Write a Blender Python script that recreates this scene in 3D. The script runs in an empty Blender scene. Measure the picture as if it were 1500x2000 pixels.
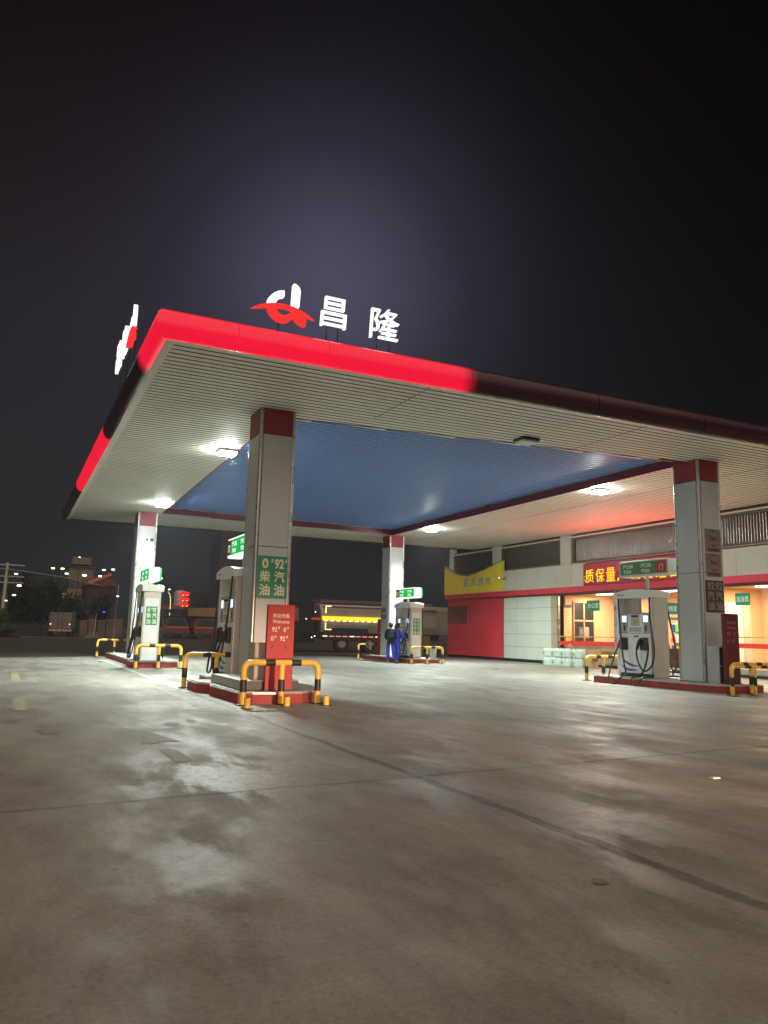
import bpy, bmesh, math, random
from mathutils import Vector, Matrix
R = math.radians
random.seed(7)
scene = bpy.context.scene
COL = scene.collection

# ------------------------------------------------------------ camera
cam_d = bpy.data.cameras.new("camera"); cam = bpy.data.objects.new("camera", cam_d); COL.objects.link(cam)
YAW, PIT, ROL = 0.4432, 0.1553, 0.0238
fw = Vector((math.sin(YAW)*math.cos(PIT), math.cos(YAW)*math.cos(PIT), math.sin(PIT)))
rt = Vector((math.cos(YAW), -math.sin(YAW), 0)); up = rt.cross(fw)
r2 = rt*math.cos(ROL)+up*math.sin(ROL); u2 = -rt*math.sin(ROL)+up*math.cos(ROL)
m = Matrix((r2, u2, -fw)).transposed().to_4x4(); m.translation = Vector((0, 0, 1.2322))
cam.matrix_world = m
cam_d.sensor_fit = 'VERTICAL'; cam_d.sensor_height = 24; cam_d.lens = 24*1517.3/2000
cam_d.clip_start = 0.05; cam_d.clip_end = 2000
scene.camera = cam

# ------------------------------------------------------------ exposure / render
scene.view_settings.view_transform = 'Standard'; scene.view_settings.look = 'None'
scene.view_settings.exposure = 0.15; scene.view_settings.gamma = 1
scene.cycles.use_denoising = True
scene.cycles.max_bounces = 6; scene.cycles.diffuse_bounces = 4; scene.cycles.glossy_bounces = 3
scene.cycles.transparent_max_bounces = 8
scene.cycles.sample_clamp_indirect = 4

# ------------------------------------------------------------ night sky (town glow, painted sign glow, added fill)
world = bpy.data.worlds.new("World"); scene.world = world; world.use_nodes = True
nt = world.node_tree; nt.nodes.clear()
def N(t, **k):
    n = nt.nodes.new(t)
    for a, b in k.items(): setattr(n, a, b)
    return n
out = N('ShaderNodeOutputWorld'); bg = N('ShaderNodeBackground'); tc = N('ShaderNodeTexCoord')
sep = N('ShaderNodeSeparateXYZ'); nt.links.new(tc.outputs['Generated'], sep.inputs[0])
ramp = N('ShaderNodeValToRGB'); nt.links.new(sep.outputs['Z'], ramp.inputs[0])
cr = ramp.color_ramp
for i, (p, c) in enumerate([(0.0, (.0105, .011, .0125)), (.10, (.0115, .012, .0135)), (.22, (.0125, .0125, .0145)), (.36, (.0105, .0095, .0115)), (.50, (.0060, .0045, .0055)), (.64, (.0025, .0016, .0020)), (.78, (.0014, .0009, .0011)), (1.0, (.002, .0015, .002))]):
    e = cr.elements[i] if i < 2 else cr.elements.new(p)
    e.position = p; e.color = (*c, 1)
def wmath(op, a, b=None):
    x = N('ShaderNodeMath', operation=op)
    for k, v in ((0, a), (1, b)):
        if v is None: continue
        if isinstance(v, (int, float)): x.inputs[k].default_value = v
        else: nt.links.new(v, x.inputs[k])
    return x.outputs[0]
def wdot(v):
    x = N('ShaderNodeVectorMath', operation='DOT_PRODUCT'); nt.links.new(tc.outputs['Generated'], x.inputs[0]); x.inputs[1].default_value = Vector(v).normalized(); return x.outputs['Value']
def wscale(col, f):
    x = N('ShaderNodeVectorMath', operation='SCALE'); nt.links.new(f, x.inputs['Scale'])
    if isinstance(col, tuple): x.inputs[0].default_value = col
    else: nt.links.new(col, x.inputs[0])
    return x.outputs[0]
def wadd(a, b):
    x = N('ShaderNodeVectorMath', operation='ADD'); nt.links.new(a, x.inputs[0]); nt.links.new(b, x.inputs[1]); return x.outputs[0]
# the east side of the sky is darker than the town side
lr = N('ShaderNodeMapRange'); nt.links.new(wdot((.90, -.43, 0)), lr.inputs['Value'])
for k, v in zip(('From Min', 'From Max', 'To Min', 'To Max'), (-.35, .40, 1.25, .22)): lr.inputs[k].default_value = v
# glow round the roof sign, painted into the sky colour
gdot = wdot((.318, .835, .418))
core = wmath('EXPONENT', wmath('MULTIPLY', wmath('SUBTRACT', gdot, 1.0), 105.0))
wide = wmath('EXPONENT', wmath('MULTIPLY', wmath('SUBTRACT', gdot, 1.0), 32.0))
noi = N('ShaderNodeTexNoise'); noi.inputs['Scale'].default_value = 1.6; noi.inputs['Detail'].default_value = 3
nt.links.new(tc.outputs['Generated'], noi.inputs['Vector'])
nm = N('ShaderNodeMapRange'); nt.links.new(noi.outputs['Fac'], nm.inputs['Value']); nm.inputs['From Min'].default_value = .3; nm.inputs['From Max'].default_value = .7
nm.inputs['To Min'].default_value = .85; nm.inputs['To Max'].default_value = 1.15
skycol = wadd(wadd(wscale(ramp.outputs[0], lr.outputs[0]), wscale((.041, .037, .064), core)), wscale((.012, .0115, .019), wide))
# added warm fill: a bright sky patch high behind the camera
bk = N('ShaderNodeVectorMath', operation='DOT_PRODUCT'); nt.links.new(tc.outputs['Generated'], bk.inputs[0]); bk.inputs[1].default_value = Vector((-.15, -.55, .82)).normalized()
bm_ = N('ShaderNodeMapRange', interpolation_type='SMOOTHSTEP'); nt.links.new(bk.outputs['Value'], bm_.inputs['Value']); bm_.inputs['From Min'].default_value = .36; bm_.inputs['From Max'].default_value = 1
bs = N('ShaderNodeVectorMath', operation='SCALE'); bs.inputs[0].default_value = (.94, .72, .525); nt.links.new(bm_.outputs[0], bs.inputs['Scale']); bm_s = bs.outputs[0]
mulc = N('ShaderNodeVectorMath', operation='SCALE'); nt.links.new(skycol, mulc.inputs[0]); nt.links.new(nm.outputs[0], mulc.inputs['Scale'])
lowd = N('ShaderNodeMapRange', interpolation_type='SMOOTHSTEP'); nt.links.new(wdot((-.15, -.98, .08)), lowd.inputs['Value']); lowd.inputs['From Min'].default_value = .55; lowd.inputs['From Max'].default_value = 1  # added neutral fill low behind the camera, for upright faces
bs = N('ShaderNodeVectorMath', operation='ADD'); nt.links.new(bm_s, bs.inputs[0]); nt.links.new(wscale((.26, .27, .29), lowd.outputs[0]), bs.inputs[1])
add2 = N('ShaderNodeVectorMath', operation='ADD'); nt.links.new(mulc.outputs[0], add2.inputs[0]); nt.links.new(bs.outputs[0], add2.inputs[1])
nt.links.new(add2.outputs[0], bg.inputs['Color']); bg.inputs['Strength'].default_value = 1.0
nt.links.new(bg.outputs[0], out.inputs[0])

# added warm spot, assumed unseen headlamp behind the camera, shining on the first island
hl = bpy.data.lights.new('assumed_headlamp', 'SPOT'); hl.energy = 15000; hl.color = (1, .62, .40); hl.spot_size = R(12); hl.spot_blend = 1.0; hl.shadow_soft_size = .5
ho = bpy.data.objects.new('assumed_headlamp', hl); COL.objects.link(ho); ho.location = (6.6, -6.0, .75)
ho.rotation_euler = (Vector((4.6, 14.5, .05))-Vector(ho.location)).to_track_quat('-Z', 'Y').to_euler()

# ------------------------------------------------------------ materials
def mat(name, color, rough=.6, metal=0.0, var=.12, scale=3.0, bump=0.0, bscale=40, emit=None, estr=0, spec=.5, alpha=None, coat=0, chip=None, chipcol=(.05, .04, .035), chipscale=9):
    m = bpy.data.materials.new(name); m.use_nodes = True
    t = m.node_tree; b = t.nodes['Principled BSDF']
    b.inputs['Roughness'].default_value = rough; b.inputs['Metallic'].default_value = metal
    b.inputs['Specular IOR Level'].default_value = spec
    b.inputs['Coat Weight'].default_value = coat
    if var:
        tx = t.nodes.new('ShaderNodeTexCoord'); n = t.nodes.new('ShaderNodeTexNoise'); n.inputs['Scale'].default_value = scale; n.inputs['Detail'].default_value = 5
        t.links.new(tx.outputs['Object'], n.inputs['Vector'])
        r = t.nodes.new('ShaderNodeValToRGB'); t.links.new(n.outputs['Fac'], r.inputs[0])
        r.color_ramp.elements[0].position = .3; r.color_ramp.elements[1].position = .7
        r.color_ramp.elements[0].color = (*[max(0, c*(1-var)) for c in color], 1); r.color_ramp.elements[1].color = (*[min(1, c*(1+var)) for c in color], 1)
        colout = r.outputs[0]
        if chip:   # scuffs and chipped patches with their own ragged shapes
            c2 = t.nodes.new('ShaderNodeTexNoise'); c2.inputs['Scale'].default_value = chipscale; c2.inputs['Detail'].default_value = 9; c2.inputs['Roughness'].default_value = .72; t.links.new(tx.outputs['Object'], c2.inputs['Vector'])
            cm = t.nodes.new('ShaderNodeMapRange'); t.links.new(c2.outputs['Fac'], cm.inputs['Value']); cm.inputs['From Min'].default_value = chip; cm.inputs['From Max'].default_value = chip+.05
            mx = t.nodes.new('ShaderNodeMix'); mx.data_type = 'RGBA'; t.links.new(cm.outputs[0], mx.inputs['Factor']); t.links.new(colout, mx.inputs[6]); mx.inputs[7].default_value = (*chipcol, 1); colout = mx.outputs[2]
        t.links.new(colout, b.inputs['Base Color'])
        rr = t.nodes.new('ShaderNodeMapRange'); t.links.new(n.outputs['Fac'], rr.inputs['Value'])
        rr.inputs['To Min'].default_value = max(.03, rough-.08); rr.inputs['To Max'].default_value = min(1, rough+.1)
        t.links.new(rr.outputs[0], b.inputs['Roughness'])
    else:
        b.inputs['Base Color'].default_value = (*color, 1)
    if bump:
        n2 = t.nodes.new('ShaderNodeTexNoise'); n2.inputs['Scale'].default_value = bscale
        tx2 = t.nodes.new('ShaderNodeTexCoord'); t.links.new(tx2.outputs['Object'], n2.inputs['Vector'])
        bp = t.nodes.new('ShaderNodeBump'); bp.inputs['Strength'].default_value = bump; bp.inputs['Distance'].default_value = .02
        t.links.new(n2.outputs['Fac'], bp.inputs['Height']); t.links.new(bp.outputs[0], b.inputs['Normal'])
    if emit:
        b.inputs['Emission Color'].default_value = (*emit, 1); b.inputs['Emission Strength'].default_value = estr
    return m
def glow(name, color, s):
    m = bpy.data.materials.new(name); m.use_nodes = True; t = m.node_tree; t.nodes.clear()
    o = t.nodes.new('ShaderNodeOutputMaterial'); e = t.nodes.new('ShaderNodeEmission'); e.inputs[0].default_value = (*color, 1); e.inputs[1].default_value = s
    t.links.new(e.outputs[0], o.inputs[0]); return m
def glass(name, tint=(1, 1, 1), refl=.12):
    m = bpy.data.materials.new(name); m.use_nodes = True; t = m.node_tree; t.nodes.clear()
    o = t.nodes.new('ShaderNodeOutputMaterial'); a = t.nodes.new('ShaderNodeBsdfTransparent'); a.inputs[0].default_value = (*tint, 1)
    g = t.nodes.new('ShaderNodeBsdfGlossy'); g.inputs['Roughness'].default_value = .03
    x = t.nodes.new('ShaderNodeMixShader'); x.inputs[0].default_value = refl
    t.links.new(a.outputs[0], x.inputs[1]); t.links.new(g.outputs[0], x.inputs[2]); t.links.new(x.outputs[0], o.inputs[0]); return m

M = {}
M['soffit'] = mat('soffit_metal', (.84, .84, .75), .58, .0, .06, .6, chip=.68, chipcol=(.62, .60, .5), chipscale=1.5)
M['soffit_blue'] = mat('soffit_blue', (.14, .255, .56), .55, .0, .06, .6)
M['dullred'] = mat('shaded_red', (.10, .035, .035), .6, 0, .1, 3)  # red darkened to stand for shade on the right column's notices
M['totemdark'] = mat('totem_red_shaded', (.13, .012, .02), .45, 0, .1, 2)  # shaded copy of the red panel, the dimness is in the colour
M['capred'] = mat('cap_red', (.27, .025, .035), .5, 0, .1, 2)
M['groove'] = mat('groove', (.012, .012, .011), .8, var=0)
M['trim'] = mat('aluminium_trim', (.45, .45, .43), .28, .7, .06, 2)
M['maroon'] = mat('maroon_panel', (.14, .02, .03), .3, 0, .08, 2)
M['redpanel'] = mat('red_panel', (.42, .03, .035), .55, 0, .1, 1.5)
M['redwall'] = mat('red_sheet', (.64, .045, .07), .5, 0, .1, .8)
M['colgrey'] = mat('column_cladding', (.50, .52, .515), .34, 0, .07, .9, chip=.66, chipcol=(.36, .36, .34), chipscale=2.2)
M['white'] = mat('white_paint', (.72, .72, .70), .4, 0, .06, 2)
M['cream'] = mat('cream_wall', (.62, .63, .56), .55, 0, .06, 1.2)
M['tile'] = mat('white_cladding', (.62, .67, .61), .35, 0, .04, 1)
M['beige'] = mat('beige_pillar', (.42, .33, .23), .6, 0, .1, 2)
M['brownframe'] = mat('bronze_frame', (.16, .125, .10), .45, .2, .1, 2)
M['dark'] = mat('dark_plastic', (.018, .018, .02), .45, var=0)
M['rubber'] = mat('hose_rubber', (.02, .02, .02), .35, var=0)
M['yellow'] = mat('yellow_paint', (.80, .49, .08), .38, 0, .16, 6, chip=.63, chipcol=(.20, .11, .05), chipscale=16)
M['black'] = mat('black_band', (.02, .02, .022), .45, 0, .2, 6, chip=.62, chipcol=(.16, .11, .05), chipscale=18)
M['kerbred'] = mat('kerb_red', (.30, .035, .03), .6, 0, .3, 5, chip=.60, chipcol=(.16, .11, .10), chipscale=7)
M['kerbtop'] = mat('island_top', (.33, .33, .31), .6, 0, .15, 3, .1)
M['steel'] = mat('kerb_steel', (.55, .56, .55), .3, .6, .1, 5)
M['green'] = mat('sign_green', (.02, .26, .12), .4, 0, .05, 3)
M['ggrey'] = mat('console_grey', (.40, .42, .41), .5, 0, .06, 4)
M['pinkgrey'] = mat('side_sheet', (.56, .50, .44), .5, 0, .05, 2)
M['dispwhite'] = mat('dispenser_shell', (.80, .80, .75), .4, 0, .06, 3)
M['swoosh'] = mat('swoosh_blue', (.03, .07, .36), .4, var=0)
M['redmark'] = mat('red_mark', (.5, .03, .03), .4, var=0)
M['gold'] = mat('gold_mark', (.55, .38, .03), .4, var=0)
M['screen'] = glow('screen_lit', (.62, .75, 1.0), 1.6)
M['creamtext'] = mat('cream_lettering', (.80, .72, .50), .5, var=0)
M['whitetext'] = mat('white_lettering', (.8, .8, .78), .5, var=0)
M['darktext'] = mat('dark_lettering', (.05, .04, .045), .6, var=0)
M['duskytext'] = mat('shaded_lettering', (.28, .18, .17), .6, var=0)  # shaded copy of the cream lettering for the right totem
M['bluetext'] = mat('blue_arrow', (.03, .03, .16), .5, var=0)
M['signwhite_lit'] = glow('lit_sign_case', (.90, 1.0, .90), 1.1)
M['signgreen_lit'] = glow('lit_sign_green', (.02, .42, .06), 1.0)
M['signgreen_edge'] = glow('lit_sign_edge', (.15, .85, .25), 1.0)
M['signtext_lit'] = glow('lit_sign_text', (.55, 1.0, .75), 1.1)
M['logo_white'] = glow('logo_white_lit', (1, .98, .99), 1.25)
M['logo_red'] = glow('logo_red_lit', (.88, .035, .03), 1.0)
M['led_yellow'] = glow('led_yellow', (1.0, .78, .02), 1.15)
M['led_red'] = glow('led_red', (1.0, .03, .02), .9)
M['ledback'] = mat('led_board', (.16, .015, .03), .5, 0, .1, 3, emit=(.4, .015, .06), estr=.16)
M['lens'] = glow('lamp_lens', (.93, 1, .94), 330)
M['lens_off'] = mat('lamp_lens_off', (.7, .75, .72), .3, var=0)
M['glass'] = glass('window_glass', (.95, .93, .9), .06)
M['darkglass'] = mat('dark_glass', (.085, .072, .066), .14, 0, .1, 2, spec=.8)
M['slat'] = mat('blind_slat', (.36, .32, .30), .22, .7, .1, 2)
M['peach'] = mat('peach_wall', (.68, .46, .26), .7, 0, .06, 1)
M['intfloor'] = mat('interior_floor', (.35, .28, .2), .3, 0, .08, 2)
M['ylw_sign'] = mat('yellow_signboard', (.92, .72, .07), .5, 0, .06, 1)
M['wood'] = mat('dark_wood', (.07, .03, .02), .5, 0, .2, 4)
M['card'] = mat('cardboard', (.42, .27, .15), .8, 0, .1, 5)
M['banner'] = mat('red_banner', (.6, .03, .02), .6, 0, .1, 3, emit=(.7, .03, .01), estr=.15)
M['jug'] = mat('pale_bottle', (.74, .84, .82), .22, 0, .08, 12, emit=(.3, .42, .4), estr=.0)
M['label_green'] = mat('green_label', (.15, .5, .08), .5, var=0)
M['asphalt_dark'] = mat('dark_lorry', (.03, .027, .027), .8, 0, .3, 2)
M['tank'] = mat('tank_shell', (.38, .33, .29), .4, .2, .15, 1.0)
M['tyre'] = mat('tyre_rubber', (.05, .04, .038), .8, var=0)
M['amber'] = glow('amber_marker', (1.0, .60, .02), 1.5)
M['amberpale'] = glow('amber_marker_pale', (1.0, .86, .35), 1.5)
M['redmarker'] = glow('red_marker', (1.0, .25, .12), 1.1)
M['lampdot'] = glow('street_lamp_lit', (.95, .97, 1.0), 3.5)
M['lampwarm'] = glow('warm_lamp_lit', (1.0, .78, .35), 5)
M['lampblue'] = glow('blue_lamp_lit', (.08, .08, 1.0), 3)
M['lantern'] = glow('lantern_lit', (1.0, .012, .01), 1.2)
M['bulb'] = glow('string_bulb', (1.0, .75, .3), 3)
M['concrete_pole'] = mat('concrete_pole', (.45, .42, .33), .8, 0, .1, 2)
M['truckbed'] = mat('lorry_tailboard', (.17, .13, .095), .6, 0, .2, 1)
M['redcab'] = mat('lorry_red', (.16, .04, .026), .35, 0, .15, 1)
M['pile'] = mat('covered_goods', (.15, .10, .095), .8, 0, .25, .8)
M['tower'] = mat('tower_render', (.20, .165, .12), .8, 0, .15, .5)
M['towerdark'] = mat('tower_glazing', (.05, .05, .05), .3, 0, .2, .5)
M['leaf'] = mat('foliage', (.016, .026, .011), .7, 0, .4, .7)
M['trunk'] = mat('bark', (.06, .045, .03), .9, 0, .3, 4)
M['skin'] = mat('skin', (.5, .3, .2), .6, 0, .05, 6)
M['hair'] = mat('hair', (.01, .009, .009), .5, var=0)
M['bluecloth'] = mat('blue_overall', (.04, .075, .60), .8, 0, .15, 6)
M['blackcloth'] = mat('black_jacket', (.012, .012, .014), .8, 0, .2, 6)
M['glove'] = mat('yellow_glove', (.75, .6, .1), .7, var=0)
M['pink'] = mat('pink_collar', (.6, .12, .35), .7, var=0)
M['shoe'] = mat('pale_shoe', (.5, .48, .48), .6, var=0)
M['extred'] = mat('extinguisher_red', (.5, .02, .02), .3, var=0)

# ------------------------------------------------------------ mesh helpers
class MB:
    def __init__(s): s.v = []; s.f = []; s.m = []; s.cur = 0
    def q(s, n): s.cur = n; return s
    def add(s, vs, fs):
        o = len(s.v); s.v += [tuple(x) for x in vs]; s.f += [tuple(i+o for i in f) for f in fs]; s.m += [s.cur]*len(fs); return s
    def box(s, x0, x1, y0, y1, z0, z1):
        return s.add([(x0, y0, z0), (x1, y0, z0), (x1, y1, z0), (x0, y1, z0), (x0, y0, z1), (x1, y0, z1), (x1, y1, z1), (x0, y1, z1)],
                     [(0, 3, 2, 1), (4, 5, 6, 7), (0, 1, 5, 4), (1, 2, 6, 5), (2, 3, 7, 6), (3, 0, 4, 7)])
    def bbox(s, x0, x1, y0, y1, z0, z1, b=.01):
        bm = bmesh.new(); bmesh.ops.create_cube(bm, size=1)
        for v in bm.verts: v.co = Vector(((x0+x1)/2+v.co.x*(x1-x0), (y0+y1)/2+v.co.y*(y1-y0), (z0+z1)/2+v.co.z*(z1-z0)))
        bmesh.ops.bevel(bm, geom=bm.edges[:], offset=b, segments=2, affect='EDGES', profile=.6)
        bm.verts.index_update()
        s.add([v.co[:] for v in bm.verts], [[v.index for v in f.verts] for f in bm.faces]); bm.free(); return s
    def prism(s, pts, a0, a1, axis='z'):
        n = len(pts)
        def P(p, a):
            if axis == 'z': return (p[0], p[1], a)
            if axis == 'x': return (a, p[0], p[1])
            return (p[0], a, p[1])
        vs = [P(p, a0) for p in pts]+[P(p, a1) for p in pts]
        fs = [tuple(range(n))[::-1], tuple(range(n, 2*n))]+[(i, (i+1) % n, n+(i+1) % n, n+i) for i in range(n)]
        return s.add(vs, fs)
    def tube(s, pts, r, seg=10, close=False):
        P = [Vector(p) for p in pts]; n = len(P); rings = []; prev = None
        for i in range(n):
            if i == 0: d = P[1]-P[0]
            elif i == n-1: d = P[-1]-P[-2]
            else: d = (P[i+1]-P[i-1])
            d.normalize()
            if prev is None:
                a = Vector((0, 0, 1)) if abs(d.z) < .9 else Vector((1, 0, 0)); x = d.cross(a).normalized()
            else: x = (prev-d*prev.dot(d)).normalized()
            prev = x; y = d.cross(x)
            rr = r[i] if isinstance(r, (list, tuple)) else r
            rings.append([P[i]+x*math.cos(2*math.pi*k/seg)*rr+y*math.sin(2*math.pi*k/seg)*rr for k in range(seg)])
        vs = [p for g in rings for p in g]; fs = []
        for i in range(n-1):
            for k in range(seg):
                fs.append((i*seg+k, i*seg+(k+1) % seg, (i+1)*seg+(k+1) % seg, (i+1)*seg+k))
        fs += [tuple(range(seg))[::-1], tuple(range((n-1)*seg, n*seg))]
        return s.add(vs, fs)
    def lathe(s, prof, c=(0, 0, 0), seg=20, axis='z', caps=True):
        vs = []; n = len(prof)
        for r, h in prof:
            for k in range(seg):
                a = 2*math.pi*k/seg
                p = (r*math.cos(a), r*math.sin(a), h)
                if axis == 'x': p = (h, r*math.cos(a), r*math.sin(a))
                if axis == 'y': p = (r*math.cos(a), h, r*math.sin(a))
                vs.append((p[0]+c[0], p[1]+c[1], p[2]+c[2]))
        fs = [(i*seg+k, i*seg+(k+1) % seg, (i+1)*seg+(k+1) % seg, (i+1)*seg+k) for i in range(n-1) for k in range(seg)]
        if caps: fs += [tuple(range(seg))[::-1], tuple(range((n-1)*seg, n*seg))]
        return s.add(vs, fs)
    def build(s, name, mats, parent=None, smooth=False):
        me = bpy.data.meshes.new(name); me.from_pydata(s.v, [], s.f)
        mats = mats if isinstance(mats, (list, tuple)) else [mats]
        for a in mats: me.materials.append(M[a] if isinstance(a, str) else a)
        for p, k in zip(me.polygons, s.m): p.material_index = min(k, len(mats)-1)
        bm = bmesh.new(); bm.from_mesh(me); bmesh.ops.recalc_face_normals(bm, faces=bm.faces); bm.to_mesh(me); bm.free()
        if smooth:
            for p in me.polygons: p.use_smooth = True
            try: me.set_sharp_from_angle(angle=R(40))
            except Exception: pass
        o = bpy.data.objects.new(name, me); COL.objects.link(o)
        if parent: o.parent = parent
        return o
def tag(o, label, cat, group=None, kind=None):
    if label: o['label'] = label
    if cat: o['category'] = cat
    if group: o['group'] = group
    if kind: o['kind'] = kind
    return o
def struct(o, label=None):
    o['kind'] = 'structure'
    if label: o['label'] = label
    return o
def thing(name, label, cat, loc=(0, 0, 0), rz=0, group=None):
    o = bpy.data.objects.new(name, None); COL.objects.link(o); o.location = loc; o.rotation_euler = (0, 0, rz); o.empty_display_size = .2
    return tag(o, label, cat, group)
def copy_tree(o, loc=None, rz=None, label=None, parent=None, skip=()):
    c = o.copy(); COL.objects.link(c)
    if parent is not None: c.parent = parent
    if loc is not None: c.location = loc
    if rz is not None: c.rotation_euler = (0, 0, rz)
    if label: c['label'] = label
    for ch in [x for x in o.children]:
        if ch.name.split('.')[0] in skip: continue
        copy_tree(ch, parent=c)
    return c
_tc = {}
def text(body, face, pos, h, parent, mt, name='lettering', w=None, bold=.02, depth=.006, cell=None, italic=0):
    """flat lettering standing on a surface that faces '-y' or '-x'; pos = lower left corner seen by the reader, h = height, w = width"""
    key = (body, bold)
    if key not in _tc:
        c = bpy.data.curves.new('t', 'FONT'); c.body = body; c.offset = bold; c.extrude = .5; c.resolution_u = 3
        o = bpy.data.objects.new('t', c); COL.objects.link(o)
        me = bpy.data.meshes.new_from_object(o.evaluated_get(bpy.context.evaluated_depsgraph_get()))
        V = [v.co.copy() for v in me.vertices]; F = [tuple(p.vertices) for p in me.polygons]
        bpy.data.objects.remove(o); bpy.data.curves.remove(c); bpy.data.meshes.remove(me)
        _tc[key] = (V, F)
    V, F = _tc[key]
    x0 = min(v.x for v in V); x1 = max(v.x for v in V); y0 = min(v.y for v in V); y1 = max(v.y for v in V)
    sy = h/(y1-y0); sx = (w/(x1-x0)) if w else sy
    p = Vector(pos); vs = []
    for v in V:
        a = (v.x-x0)*sx; b = (v.y-y0)*sy; a += italic*b; d = (v.z+.5)*depth
        if face == '-y': vs.append((p.x+a, p.y-d, p.z+b))
        elif face == '-x': vs.append((p.x-d, p.y-a, p.z+b))
        elif face == '+x': vs.append((p.x+d, p.y+a, p.z+b))
    mb = MB(); mb.add(vs, F)
    return mb.build(name, mt, parent)
def spline(pts, n=6):
    P = [Vector(p) for p in pts]; P = [P[0]*2-P[1]]+P+[P[-1]*2-P[-2]]; o = []
    for i in range(1, len(P)-2):
        for k in range(n):
            t = k/n; a, b, c, d = P[i-1], P[i], P[i+1], P[i+2]
            o.append(.5*((2*b)+(-a+c)*t+(2*a-5*b+4*c-d)*t*t+(-a+3*b-3*c+d)*t**3))
    o.append(P[-2]); return o

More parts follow.
